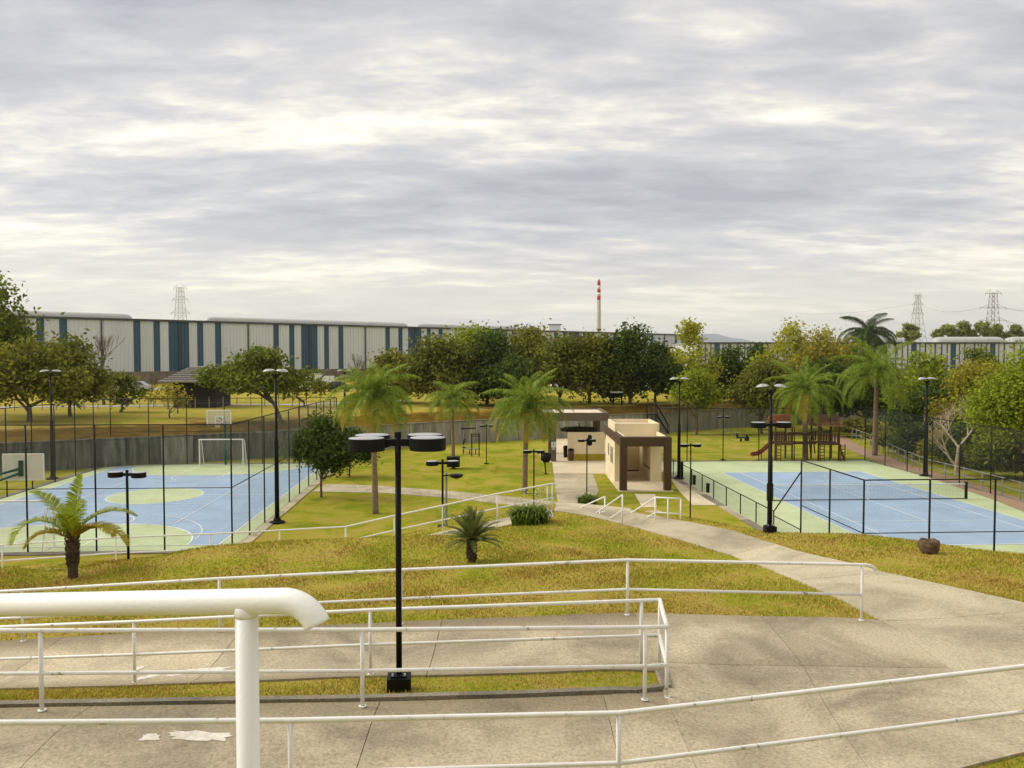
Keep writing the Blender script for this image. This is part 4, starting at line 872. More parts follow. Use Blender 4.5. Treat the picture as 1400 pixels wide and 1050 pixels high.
# ------------------------------------------------------------------ lamp posts with round heads
def lamp(label, x, y, z, zt, heads=2, rz=0, block=False, extra=False):
    H = zt-z; r_ = thing('lamp_post', label, 'lamp post', (0, 0, 0), 0, 'black lamp posts with round flat heads')
    if block:
        b = MB(); b.box((0, 0, .06), (.29, .29, .26)); b.build('base_block', M_BLACK, r_, local=True)
        b = MB(); b.box((0, 0, .2), (.2, .2, .02)); b.build('base_plate', M_BLACK, r_, local=True)
        b = MB()
        for sx in (-1, 1):
            for sy in (-1, 1): b.lathe([(.012, .21), (.012, .24)], (sx*.075, sy*.075, 0), 6)
        b.build('bolts', M_STEEL, r_, local=True)
    else:
        b = MB(); b.box((0, 0, .03), (.36, .36, .08)); b.build('base_plate', M_BLACK, r_, local=True)
    MB().tube([(0, 0, 0), (0, 0, H)], .037, 12).build('pole', M_BLACK, r_, local=True, smooth=True); MB().lathe([(.042, H-.02), (.042, H+.05), (.0, H+.055)], (0, 0, 0), 12).build('cap', M_BLACK, r_, local=True)
    b = MB(); b.box((0, 0, H-.08), (.56, .07, .085)); b.build('arm', M_BLACK, r_, local=True)
    hs = [(-.37, -.17), (.37, -.17), (-.33, .22), (.33, .22)] if heads == 4 else [(-.36, 0), (.36, 0)]
    for hx, hy in hs:
        k = 1.0 if heads == 4 else .96
        h = MB().lathe([(.215*k, -.085), (.222*k, -.07), (.222*k, .065)], (hx, hy, H-.075), 28, 1.0, .86).build('lamp_head', M_BLACK, r_, local=True)
        l_ = MB().lathe([(.217*k, .066), (.21*k, .073), (.12*k, .079), (.0, .081)], (hx, hy, H-.075), 28, 1.0, .86); o = l_.build('lid', M_LID, h, local=True, smooth=True)
    if extra:
        MB().tube([(.13, .12, 0), (.13, .12, H-.45)], .04, 10).build('conduit', M_GALV, r_, local=True); MB().bar((.0, 0, H-.52), (.3, 0, H-.5), .04).build('arm', M_BLACK, r_, local=True)
        MB().lathe([(.06, -.13), (.2, -.07), (.25, 0), (.24, .02), (.0, .05)], (.48, 0, H-.5), 20).build('lamp_head', M_BLACK, r_, local=True)
    r_.location = (x, y, z); r_.rotation_euler = (0, 0, rz); return r_
def lamp_at(label, px, ytop, Y, **k):
    p = atY(px, ytop, Y); zb = tz(p.x, p.y); return lamp(label, p.x, p.y, zb, p.z, **k)
lamp_at('large black lamp post with four round heads on the grass strip between the ramps', 544, 596, 9.85, heads=4, rz=.09, block=True)
lamp_at('black lamp post with an extra lower bowl lamp behind the spiky small palm', 605, 630, 27.6, extra=True, rz=.1)
lamp_at('black lamp post in front of the sports court, right of the small palm', 173.5, 645, 22.9, rz=-.12)
lamp_at('black lamp post rising behind the leafy shrub beside the tall palm', 730, 615.5, 42)
lp_ = lamp_at('black lamp post on the lawn left of the pavilion portal', 802.5, 600.5, 49.3, rz=.1); MB().lathe([(.10, 3.5), (.15, 3.55), (.15, 3.85), (.12, 4.12), (.07, 4.18)], (.2, .1, 0), 14).build('speaker_horn', M_BLACK, lp_, local=True)
lamp_at('black lamp post between the pavilion and the tennis court', 944.5, 607, 43.0, rz=.05)
lamp_at('black lamp post on a square block at the crest before the tennis court', 1054.5, 577, 22.3, block=True, rz=.05)
lamp_at('far black lamp post beside the exercise frames', 665, 581, 66.5, rz=.2)
lamp_at('far black lamp post on the playground lawn', 989, 569, 69.0, rz=.1)

# ------------------------------------------------------------------ floodlight poles
def flood(label, x, y, z, zt, r=.10, rz=0):
    H = zt-z; r_ = thing('floodlight_pole', label, 'floodlight', (0, 0, 0), 0, 'floodlight poles round the courts')
    MB().lathe([(.42, 0), (.42, .08), (.22, .14), (.16, .3)], (0, 0, 0), 14).build('base_plate', M_BLACK, r_, local=True)
    MB().tube([(0, 0, 0), (0, 0, H*.55), (0, 0, H*.56), (0, 0, H-.1)], [r*1.25, r*1.1, r*.75, r*.6], 12).build('pole', M_BLACK, r_, local=True, smooth=True)
    for s in (-1, 1):
        MB().bar((0, 0, H-.35), (s*.22, 0, H-.1), .07).build('bracket', M_BLACK, r_, local=True)
        prof = [(0, .18), (.12, .24), (.34, .24), (.52, .12), (.56, .0)]
        V = []; n = 5
        sect = [(.12, .02, .19), (.26, .10, .24), (.46, .13, .25), (.64, .07, .18), (.72, .01, .08)]
        for x_, h_, w_ in sect: V += [(s*x_, -w_, H+.02-.12*(x_-.4)), (s*x_, -w_*.7, H+.02+h_-.12*(x_-.4)), (s*x_, w_*.7, H+.02+h_-.12*(x_-.4)), (s*x_, w_, H+.02-.12*(x_-.4))]
        Fq = [(0, 1, 2, 3), (16, 19, 18, 17)]
        for i in range(4):
            for j in range(4): Fq.append((4*i+j, 4*i+4+j, 4*i+4+(j+1) % 4, 4*i+(j+1) % 4))
        h = MB().add(V, Fq).build('lamp_shell', M_STEEL, r_, local=True); b = MB(); b.box((s*.42, 0, H-.0), (.4, .34, .03)); b.build('glass', M_GLASS, h, local=True)
    r_.location = (x, y, z); r_.rotation_euler = (0, 0, rz)
for px, py, yt, lb, rr, rz in ((72, 655, 508, 'floodlight pole left of the court, before the round olive tree', .10, .2), (379, 715, 508, 'floodlight pole at the near right side of the sports court', .10, -.25), (928, 655, 518.5, 'floodlight pole beside the pavilion at the far tennis corner', .10, .1), (1265, 651, 518.5, 'floodlight pole at the right side of the tennis court by the bare tree', .13, .15)):
    c = atZ(px, py); flood(lb, c.x, c.y, 0, atY(px, yt, c.y).z, rr, rz)
c = atY(1054.5, 529, 38.5); flood('floodlight pole behind the lamp post on a block, left of the tennis net', c.x, c.y, 0, c.z, .10, -.3)
c = atY(471, 507, 78); flood('distant floodlight pole half hidden by the big palm crown', c.x, c.y, terrace_z(c.x, c.y), c.z, .09, .1)

# ------------------------------------------------------------------ trees
def tubes_np(segs, n=5):
    V = []; Fq = []
    for P, r in segs:
        k = len(V); b = MB(); b.tube(P, r, n, True); V += b.v; Fq += [tuple(i+k for i in f) for f in b.f]
    return V, Fq
def leaves(C, size, rg, up=.35, aspect=.5, drop=.0):
    n = len(C); nrm = rg.normal(size=(n, 3)); nrm[:, 2] += up*2; nrm /= np.linalg.norm(nrm, axis=1)[:, None]
    t_ = rg.normal(size=(n, 3)); t_[:, 2] -= drop; u = np.cross(nrm, t_); u /= np.linalg.norm(u, axis=1)[:, None]; v = np.cross(nrm, u)
    s = size*rg.uniform(.55, 1.35, n)[:, None]
    V = np.stack([C-u*s, C-v*s*aspect+nrm*s*.12, C+u*s, C+v*s*aspect+nrm*s*.12], 1).reshape(-1, 3)
    return V, np.arange(4*n).reshape(n, 4)
def tree(label, px, Y, top, bot, hw, lm, seed, leaf=.26, clumps=70, per=75, trunk=.16, lean=0.0, bark=None, z=None, group='broad-leaved trees of the park', squash=1.0, name='tree', spread=.21, forks=6, dy=None):
    rg = np.random.default_rng(seed); hw *= 1.14; clumps = int(clumps*1.25); c = atY(px, bot, Y)
    zb = z if z is not None else (terrace_z(c.x, Y) if Y > wy(c.x)+.2 else 0.0)
    zt = atY(px, top, Y).z; z_b = max(zb+.3, atY(px, bot, Y).z); rad = hw*Y/FPX; rz = max(.5, (zt-z_b)/2); zc_ = (zt+z_b)/2
    rd = dy or rad*.9; base = Vector((c.x-lean, Y, zb))
    t_ = thing(name, label, 'tree', base, 0, group)
    # uneven crown: a handful of lobes, each with its own clumps
    nl = 8; lob = rg.normal(size=(nl, 3)); lob /= np.linalg.norm(lob, axis=1)[:, None]; lob *= rg.uniform(.42, .80, (nl, 1)); lob[0] = (0, 0, .15); lob[1] = (0.1, 0, .72); lob[2] = (-.68, 0, -.1); lob[3] = (.68, 0, -.15)
    lr_ = rg.uniform(.22, .42, nl); lr_[0] = .55
    pick = rg.integers(0, nl, clumps); d = rg.normal(size=(clumps, 3)); d /= np.linalg.norm(d, axis=1)[:, None]
    K = lob[pick]+d*(lr_[pick]*rg.uniform(.55, 1.05, clumps))[:, None]
    K[:, 2] = np.where(K[:, 2] < -.75, -.75+rg.uniform(0, .3, clumps), K[:, 2])
    K = np.clip(K, -1.06, 1.0)
    C = K*np.array([rad, rd, rz])+np.array([c.x, Y, zc_])
    P = np.repeat(C, per, 0)+rg.normal(size=(clumps*per, 3))*np.array([rad*spread, rd*spread, min(rz, rad)*spread*.75])
    ex = rg.uniform(size=(len(P)//14, 3)); 
    V, Fq = leaves(P, leaf, rg)
    link('crown', npmesh('crown', V-np.array(base)[None], Fq), lm, t_)
    fork = Vector((c.x-lean*.35, Y, z_b+rz*.25)); segs = [([base-Vector((0, 0, .2)), base.lerp(fork, .5)+Vector((rg.uniform(-.15, .15), 0, 0)), fork], [trunk*1.25, trunk, trunk*.8])]
    tops = []
    for i in range(forks):
        j = rg.integers(0, clumps); e = Vector(C[j]); e = fork+(e-fork)*.8
        s_ = base.lerp(fork, rg.uniform(.55, 1.0)); md = s_.lerp(e, .5)+Vector((0, 0, -.08*(e-s_).length)); segs.append(([s_, md, e], [trunk*.6, trunk*.38, trunk*.14])); tops += [md, e]
    for j in range(0, clumps, 2):
        e = Vector(C[j]); a = min(tops, key=lambda q_: (q_-e).length); segs.append(([a, a.lerp(e, .55)+Vector((0, 0, .1)), e], [trunk*.2, trunk*.13, trunk*.05]))
    V, Fq = tubes_np(segs); me = bpy.data.meshes.new('trunk'); me.from_pydata([tuple(np.array(p)-np.array(base)) for p in V], [], Fq); me.update(); link('trunk', me, bark or M_BARK, t_)
    return t_
L_DARK = leafmat('dark_leaves', (.032, .058, .009), (.12, .165, .024), .35); L_MID = leafmat('mid_green_leaves', (.06, .095, .01), (.23, .27, .028), .4)
L_OLIVE = leafmat('olive_leaves', (.085, .095, .012), (.30, .295, .035), .4); L_BROWN = leafmat('brown_olive_leaves', (.078, .092, .013), (.25, .26, .036), .4, dead=(.33, .24, .05))
L_YEL = leafmat('yellow_green_leaves', (.24, .26, .018), (.55, .53, .06), .5); L_BRI = leafmat('bright_green_leaves', (.11, .16, .012), (.42, .48, .04), .45)
L_FEA = leafmat('feathery_ochre_leaves', (.20, .18, .02), (.48, .42, .05), .45); L_PINE = leafmat('pine_needles', (.15, .18, .05), (.40, .42, .12), .45)
TR = [
 # label, px, Y, crown top, crown bottom, half width, leaves, kw
 ('tall green tree cut off by the left edge, rising above the warehouse', -12, 80, 390, 520, 58, L_MID, dict(clumps=95, per=80, trunk=.3, leaf=.26)),
 ('round olive tree with a pale trunk at the far left, above the wall', 40, 72, 474, 566, 62, L_OLIVE, dict(clumps=95, trunk=.22, leaf=.24, bark=M_BARK)),
 ('spreading olive tree half over the bare twigs, right of the leftmost pair', 96, 78, 466, 560, 44, L_BROWN, dict(clumps=75, trunk=.16)),
 ('low sparse shrubby tree left of the timber hut', 168, 84, 512, 562, 28, L_BROWN, dict(clumps=30, per=30, trunk=.08)),
 ('thin yellowing young tree in front of the timber hut', 232, 76, 520, 577, 20, L_FEA, dict(clumps=20, per=32, trunk=.07, leaf=.17)),
 ('dark spreading tree with a leaning trunk behind the floodlight pole', 350, 74, 478, 541, 63, L_MID, dict(clumps=95, per=70, trunk=.17, lean=-2.4, leaf=.22, spread=.15)),
 ('sparse small tree right of the leaning tree, before the white cars', 415, 92, 500, 553, 34, L_BROWN, dict(clumps=24, per=40, trunk=.09)),
 ('dark olive tree just above the big palm crown', 532, 100, 482, 548, 40, L_OLIVE, dict(clumps=65, trunk=.15)),
 ('rounded brown-green tree at the left end of the long tree row', 600, 95, 464, 553, 45, L_BROWN, dict(clumps=95, per=85, trunk=.2)),
 ('bright green tree rising behind the brown-green one', 640, 112, 452, 540, 46, L_BRI, dict(clumps=80, trunk=.2)),
 ('dense dark tree between the two middle palms', 665, 97, 462, 556, 42, L_DARK, dict(clumps=100, per=90, trunk=.2)),
 ('light olive tree behind the middle palm', 716, 103, 452, 545, 46, L_OLIVE, dict(clumps=90, per=80, trunk=.2)),
 ('dark tree filling the row left of the shelter', 700, 93, 492, 556, 34, L_DARK, dict(clumps=60, per=80, trunk=.15)),
 ('brown-olive tree with several trunks above the shelter roof', 766, 97, 464, 546, 42, L_BROWN, dict(clumps=85, per=80, trunk=.18, forks=9)),
 ('tall olive tree right above the barbecue shelter', 806, 98, 461, 545, 42, L_OLIVE, dict(clumps=90, per=80, trunk=.2, forks=9)),
 ('dark green tree above the pavilion roof box', 862, 98, 449, 548, 42, L_DARK, dict(clumps=110, per=85, trunk=.2)),
 ('dark shaded tree at the right end of the row, before the yellow tree', 896, 101, 472, 552, 28, L_DARK, dict(clumps=80, per=80, trunk=.18)),
 ('tall airy yellow-green tree right of the dark row', 938, 106, 438, 556, 36, L_YEL, dict(clumps=62, per=62, trunk=.18, spread=.16, leaf=.25)),
 ('green tree below the airy yellow one, in front of the wall', 953, 91, 508, 566, 27, L_BRI, dict(clumps=40, per=60, trunk=.13, leaf=.22)),
 ('dark tree beside the far lamp post, behind the wall', 990, 112, 478, 546, 32, L_DARK, dict(clumps=75, per=80, trunk=.2)),
 ('dark tree deep behind the brown tree of the playground', 1032, 116, 476, 548, 32, L_DARK, dict(clumps=70, per=80, trunk=.18)),
 ('round brown-olive tree left of the playground palm', 1042, 92, 496, 574, 36, L_BROWN, dict(clumps=85, per=85, trunk=.15, leaf=.22)),
 ('tall ochre-green tree behind the playground palm', 1078, 108, 440, 545, 40, L_YEL, dict(clumps=75, per=65, trunk=.18, spread=.15)),
 ('ochre tree right of the tall one, under the dark palm', 1120, 104, 460, 560, 42, L_FEA, dict(clumps=90, per=75, trunk=.18)),
 ('dense dark tree behind the two playground towers', 1122, 96, 500, 605, 48, L_DARK, dict(clumps=130, per=85, trunk=.2)),
 ('dark green tree under the dark palm crown', 1180, 99, 484, 600, 42, L_MID, dict(clumps=100, per=80, trunk=.2)),
 ('yellow-green tree before the right warehouse, right of the palms', 1262, 90, 488, 590, 36, L_BRI, dict(clumps=85, per=75, trunk=.16)),
 ('bushy dark tree behind the floodlight and bare tree', 1275, 78, 526, 632, 44, L_DARK, dict(clumps=120, per=85, trunk=.14, leaf=.22)),
 ('low green tree against the right warehouse wall', 1338, 110, 478, 560, 30, L_MID, dict(clumps=55, per=70, trunk=.15)),
 ('feathery ochre tree behind the pale bare tree', 1335, 72, 504, 610, 44, L_FEA, dict(clumps=110, per=85, trunk=.12, leaf=.19)),
 ('thick green tree closing the gap right of the pale bare tree', 1372, 66, 520, 650, 36, L_MID, dict(clumps=120, per=110, trunk=.15, leaf=.16)),
 ('shadowy tree at the foot of the big right-hand foliage', 1345, 64, 578, 660, 44, L_DARK, dict(clumps=110, per=90, trunk=.12, leaf=.19)),
 ('big bright green tree filling the right edge of the view', 1416, 55, 476, 640, 64, L_BRI, dict(clumps=150, per=150, trunk=.2, leaf=.135)),
 ('dark bush-like tree at the right edge, low behind the fence', 1400, 58, 575, 668, 46, L_MID, dict(clumps=110, per=90, trunk=.12, leaf=.19)),
 ('small dark tree with many stems beside the sports court', 439, 51, 571, 650, 37, L_DARK, dict(clumps=130, per=75, trunk=.07, leaf=.13, forks=14)),
 ('smaller dark tree hidden behind the multi-stemmed one', 478, 59.5, 592, 644, 26, L_DARK, dict(clumps=75, per=75, trunk=.06, leaf=.14, forks=10)),
]
for i, (lb, px, Y, tp, bt, hw, lm, kw) in enumerate(TR): tree(lb, px, Y, tp, bt, hw, lm, 100+i, **kw)
PN = ['pine farthest left behind the right warehouse, at the slim pylon', 'spiky pine left of the middle behind the right warehouse', 'tallest round pine behind the right warehouse roof', 'pine just left of the wide rusty pylon', 'pine behind the wide rusty pylon legs', 'pale pine near the right edge behind the warehouse']
for i, (px, tp, hw) in enumerate(((1241, 444, 13), (1292, 443, 13), (1317, 441, 14), (1342, 440, 12), (1362, 443, 12), (1386, 445, 12))):
    tree(PN[i], px, 300, tp, 470, hw, L_PINE, 300+i, leaf=.55, clumps=50, per=45, trunk=.3, z=TZ, name='pine_tree', group='pines behind the right warehouse', spread=.14)
BU = [('low dark bush behind the wire fence, below the dead orange frond', 1226, 74, 590, 628, 20, L_MID), ('bush behind the wire fence, just left of the right floodlight pole', 1252, 70, 584, 640, 24, L_DARK), ('ochre bush behind the wire fence, right of the floodlight pole', 1284, 67, 592, 648, 22, L_FEA), ('dark bush right behind the trunk of the pale bare tree', 1318, 64, 596, 655, 26, L_DARK), ('leafy bush behind the fence between the bare tree and the right edge', 1356, 60, 606, 668, 26, L_MID), ('green bush at the end of the earth path beyond the playground', 1172, 88, 574, 606, 22, L_OLIVE)]
for i, (lb, px, Y, tp, bt, hw, lm) in enumerate(BU): tree(lb, px, Y, tp, bt, hw, lm, 700+i, leaf=.17, clumps=60, per=75, trunk=.05, name='bush', group='bushes along the wire fence', z=0.0)
# bare trees
def bare(label, px, Y, z, H, r, m, seed, spread=.55, depth=5, lean=0, first=.28):
    rg = random.Random(seed); p = atZ(px, 500 if False else 600) if False else Vector((xat(px, Y, z), Y, z)); t_ = thing('bare_tree', label, 'tree', p, 0, 'leafless trees'); segs = []
    def br(p, d, ln, r, k):
        e = p; P = [p]; rs = [r]
        for i in range(3):
            d = (d+Vector((rg.uniform(-.16, .16), rg.uniform(-.16, .16), .06))).normalized(); e = e+d*ln/3; P.append(e); rs.append(r*(1-.13*(i+1)))
        segs.append((P, rs))
        if k <= 0: return
        for i in range(3 if k > 1 else 4):
            a = rg.uniform(0, 2*math.pi); s = Vector((math.cos(a), math.sin(a), 0))*spread*rg.uniform(.6, 1.25)
            br(P[-1] if i < 2 else P[rg.choice([1, 2])], (d+s+Vector((0, 0, .12))).normalized(), ln*rg.uniform(.62, .86), r*.58, k-1)
    br(p, Vector((lean, 0, 1)).normalized(), H*first, r, depth)
    V, Fq = tubes_np(segs[:1], 8); me = bpy.data.meshes.new('trunk'); me.from_pydata([tuple(np.array(q_)-np.array(p)) for q_ in V], [], Fq); link('trunk', me, m, t_)
    V, Fq = tubes_np(segs[1:], 4); me = bpy.data.meshes.new('branches'); me.from_pydata([tuple(np.array(q_)-np.array(p)) for q_ in V], [], Fq); link('branches', me, m, t_)
c = atZ(1308, 650); bare('pale leafless tree with wide branches beside the tennis court', 1308, c.y, 0, 9.6, .19, M_BARKP, 33, .9, 5, -.04, .22)
bare('grey leafless tree before the warehouse, far left', 142, 96, TZ, 9.4, .2, M_BARK, 8, .5, 5, 0, .30)
bare('low leafless bush-like tree left of the big palm', 488, 108, TZ, 7.0, .17, M_BARK, 12, .65, 5, 0, .26)
bare('small leafless tree standing before the timber hut wall', 243, 82, terrace_z(xat(243, 82, 3), 82), 3.6, .08, M_BARK, 14, .7, 4, .1, .28)
bare('thin leafless sapling left of the multi-trunk trees on the bank', 205, 98, TZ, 5.0, .07, M_BARK, 15, .6, 4, 0, .28)

# ------------------------------------------------------------------ palms: each frond is a part
def frond_mesh(seed, L_, e0, droop, nl=44, lw=.030, ll=.55, hang=.5, pw=1.15):
    rg = np.random.default_rng(seed); n = 18; s = np.linspace(0, 1, n+1); ang = e0-droop*s**pw; st = L_/n
    P = np.zeros((n+1, 3))
    for i in range(n): P[i+1] = P[i]+st*np.array([math.cos(ang[i]), .0, math.sin(ang[i])])
    V = []; Fq = []
    b = MB(); b.tube([tuple(p) for p in P[::3]], [max(.006, .028*(1-k*.9)) for k in np.linspace(0, 1, len(P[::3]))], 4, False); V += [tuple(v) for v in b.v]; Fq += [tuple(f) for f in b.f]
    for i in range(nl):
        k = .10+.90*(i+.5)/nl; f = k*n; j = min(int(f), n-1); p = P[j]+(P[j+1]-P[j])*(f-j); d = (P[j+1]-P[j])/np.linalg.norm(P[j+1]-P[j]); up_ = np.array([-d[2], 0, d[0]])
        l_ = ll*(math.sin(math.pi*min(1, k*.86+.10))**.7)*rg.uniform(.85, 1.12)
        for s_ in (-1, 1):
            q = d*rg.uniform(.45, .75)+np.array([0, s_, 0])*.9+up_*rg.uniform(.15, .5); q /= np.linalg.norm(q)
            m1 = p+q*l_*.55; m2 = m1+(q-np.array([0, 0, hang*rg.uniform(.8, 1.3)]))*l_*.5; w = d*lw*.5
            a = len(V); V += [tuple(p-w*.5), tuple(p+w*.5), tuple(m1+w), tuple(m1-w), tuple(m2)]; Fq += [(a, a+1, a+2, a+3), (a+3, a+2, a+4)]
    me = bpy.data.meshes.new('frond'); me.from_pydata(V, [], Fq); me.update(); return me
L_PALM = leafmat('palm_leaflets', (.085, .145, .014), (.31, .40, .045), .45, .4); L_PALMY = leafmat('yellowing_palm_leaflets', (.30, .25, .02), (.5, .40, .04), .4); L_PALMD = leafmat('dark_palm_leaflets', (.025, .05, .012), (.09, .13, .03), .3, .4)
L_DEAD = leafmat('dead_palm_leaflets', (.30, .15, .03), (.45, .26, .06), .2); L_CYC = leafmat('grey_green_leaflets', (.07, .10, .03), (.22, .25, .07), .3, .4); L_PALMS = leafmat('young_palm_leaflets', (.16, .24, .012), (.42, .48, .04), .45, .4)
def palm(label, x, y, z, hz, Ln, nf, seed, m=None, trunk_r=.15, my=None, tm=None, classes=None, yfrac=.08, lw=.038, ll=.66, hang=1.35, sc=None):
    rg = random.Random(seed); t_ = thing('palm_tree', label, 'palm', (x, y, z), 0, 'palm trees of the park'); m = m or L_PALM; my = my or L_PALMY
    cr = Vector((x+rg.uniform(-.15, .15), y, hz)); H = hz-z; n = 14
    MB().tube([(x+(cr.x-x)*k/n, y, z-.15+(H+.15)*k/n) for k in range(n+1)], [trunk_r*(1.25-.45*k/n+.04*(k % 2)) for k in range(n+1)], 12).build('trunk', tm or M_PTRUNK, t_, smooth=True)
    b = MB()
    for i in range(14):   # old leaf bases below the crown
        a = i*2.4; p = cr+Vector((math.cos(a)*trunk_r*.7, math.sin(a)*trunk_r*.7, -.05-.04*i)); b.bar(p, p+Vector((math.cos(a)*.28, math.sin(a)*.28, .34)), .07, .035)
    b.build('leaf_bases', tm or M_PTRUNK, t_)
    cl = classes or [(88, 70), (82, 105), (74, 135), (64, 148), (50, 145), (32, 125), (8, 98)]
    cache = [[frond_mesh(seed*31+i*7+v, Ln*(1 if i < 5 else .85), R(e), R(d), int(50*ll/.6*1.2), lw, ll, hang, .78) for v in range(2)] for i, (e, d) in enumerate(cl)]
    ym = {}
    for k in range(nf):
        i = min(len(cl)-1, int(len(cl)*(k+.5)/nf)); me = cache[i][k % 2]; yl = i >= len(cl)-2 and rg.random() < yfrac*3
        if yl:
            if me.name not in ym: ym[me.name] = me.copy(); ym[me.name].materials.clear(); ym[me.name].materials.append(my)
            me = ym[me.name]
        o = link('frond', me, m, t_, cr-Vector((x, y, z)), (rg.uniform(-.12, .12), rg.uniform(-.1, .1), k*2.39996+rg.uniform(-.2, .2))); s_ = rg.uniform(.86, 1.1); o.scale = (s_, s_, s_)
    return t_
c = atZ(513.5, 702); palm('tall palm with a broad bright crown left of centre on the lawn', c.x, c.y, 0, atY(513, 551, c.y).z, 3.3, 40, 1, trunk_r=.15, yfrac=.2)
c = atZ(717, 674.5); palm('tall palm with a shaggy drooping crown beside the plaza path', c.x, c.y, 0, atY(714, 565, c.y).z, 3.6, 40, 2, trunk_r=.16, yfrac=.1)
c = atZ(620, 640.5); palm('slender palm with a small crown growing from a dark planter', c.x, c.y, 0, atY(619, 549, c.y).z, 2.8, 22, 3, trunk_r=.13, classes=[(84, 90), (74, 135), (58, 150), (36, 130), (8, 98)])
b_ = thing('planter', 'dark square planter at the foot of the slender palm', 'planter', c); MB().box(c+Vector((0, -.1, .55)), (1.0, .8, .75)).build('box', M_BLACK, b_); MB().box(c+Vector((0, -.1, .94)), (1.06, .86, .05)).build('rim', M_FENCE, b_)
c = atZ(1101, 628); palm('palm with a wide crown growing beside the two playground towers', c.x, c.y, 0, atY(1101, 541, c.y).z, 4.3, 38, 4, trunk_r=.2)
c = atZ(1196, 623); palm('large palm at the bend of the earth path, right of the playground', c.x, c.y, 0, atY(1195, 518, c.y).z, 4.8, 40, 5, trunk_r=.2)
fr = link('hanging_frond', frond_mesh(77, 3.6, R(-35), R(48), 40, .05, .8, .7), L_DEAD, [o for o in bpy.data.objects if o.get('label', '').startswith('large palm at the bend')][0], (0.2, 0, atY(1195, 512, c.y).z), (0, 0, -.5)); fr['label'] = 'dead orange frond hanging down'
Yd = 118; c = atY(1187, 458, Yd); palm('dark feathery palm rising above the other trees against the sky', c.x, Yd, TZ, c.z, 5.2, 26, 6, m=L_PALMD, trunk_r=.25, classes=[(80, 85), (62, 125), (42, 130), (18, 110), (-8, 80)], yfrac=0, lw=.055, ll=1.15, hang=1.3)
# small palm on the slope and the spiky one
c = atY(100, 793, 20.2); z = tz(c.x, c.y); hz = atY(100, 738, 20.2).z
sp_ = thing('palm_tree', 'short stocky palm with a few arching green and yellow fronds on the slope', 'palm', (c.x, c.y, z), 0, 'palm trees of the park')
n = 18; MB().tube([(c.x, c.y, z-.1+(hz-z)*k/n) for k in range(n+1)], [.12-.015*k/n+.010*(k % 2)+(.035 if k > 13 else 0) for k in range(n+1)], 14).build('trunk', M_BARKD, sp_, smooth=True)
b = MB()
for i in range(60):
    a = i*2.39996; zz_ = hz-.75*(i/60)**.8; rr = .095+.03*(1-i/60); p = Vector((c.x+math.cos(a)*rr, c.y+math.sin(a)*rr, zz_)); b.bar(p, p+Vector((math.cos(a)*.06, math.sin(a)*.06, .15)), .05, .02)
b.build('leaf_bases', M_BARKD, sp_)
for k, (az, e, dr, Ln, mt) in enumerate(((176, 58, 142, 2.15, L_PALMS), (190, 46, 120, 1.35, L_PALMY), (166, 72, 62, 1.85, L_PALMS), (70, 86, 14, 1.7, L_PALMS), (14, 68, 108, 1.9, L_PALMS), (-14, 58, 112, 1.5, L_PALMY), (4, 52, 132, 1.7, L_PALMY), (110, 72, 75, 1.5, L_PALMS), (-80, 78, 60, 1.1, L_PALMS))):
    o = link('frond', frond_mesh(500+k, Ln, R(e), R(dr), 76, .034, .36, .35), mt, sp_, (0, 0, hz-z-.05), (0, 0, R(az)))
b = MB()
for i in range(26):
    a = i*2.4; d = Vector((math.cos(a)*.35, math.sin(a)*.35, rnd.uniform(.6, 1.0))); p = Vector((c.x, c.y, hz-.12)); b.bar(p+d*.06, p+d*rnd.uniform(.25, .48), .022, .012)
b.build('dry_stalks', M_BARKD, sp_)
c = atY(645, 770, 18.6); z = tz(c.x, c.y); hz = z+.52
cy = thing('palm_tree', 'small spiky grey-green palm with a stubby trunk on the hill', 'palm', (c.x, c.y, z), 0, 'palm trees of the park')
MB().tube([(c.x, c.y, z-.1), (c.x, c.y, z+.2), (c.x, c.y, hz-.08), (c.x, c.y, hz+.03)], [.10, .095, .09, .06], 12).build('trunk', M_BARKD, cy, smooth=True)
b = MB()
for i in range(70):
    a = i*2.39996; zz_ = z+.05+.5*i/70; p = Vector((c.x+math.cos(a)*.08, c.y+math.sin(a)*.08, zz_)); b.bar(p, p+Vector((math.cos(a)*.05, math.sin(a)*.05, .07)), .045, .02)
b.build('leaf_bases', M_BARKD, cy)
cm = [frond_mesh(700+i, .78, R(e), R(d), 60, .010, .12, .1) for i, (e, d) in enumerate(((86, 12), (76, 22), (64, 34), (50, 44), (34, 50), (14, 48)))]
for k in range(64): o = link('frond', cm[min(5, int(k*6/64))], L_CYC, cy, (0, 0, hz-z), (0, 0, k*2.39996)); s_ = rnd.uniform(.8, 1.08); o.scale = (s_, s_, s_)

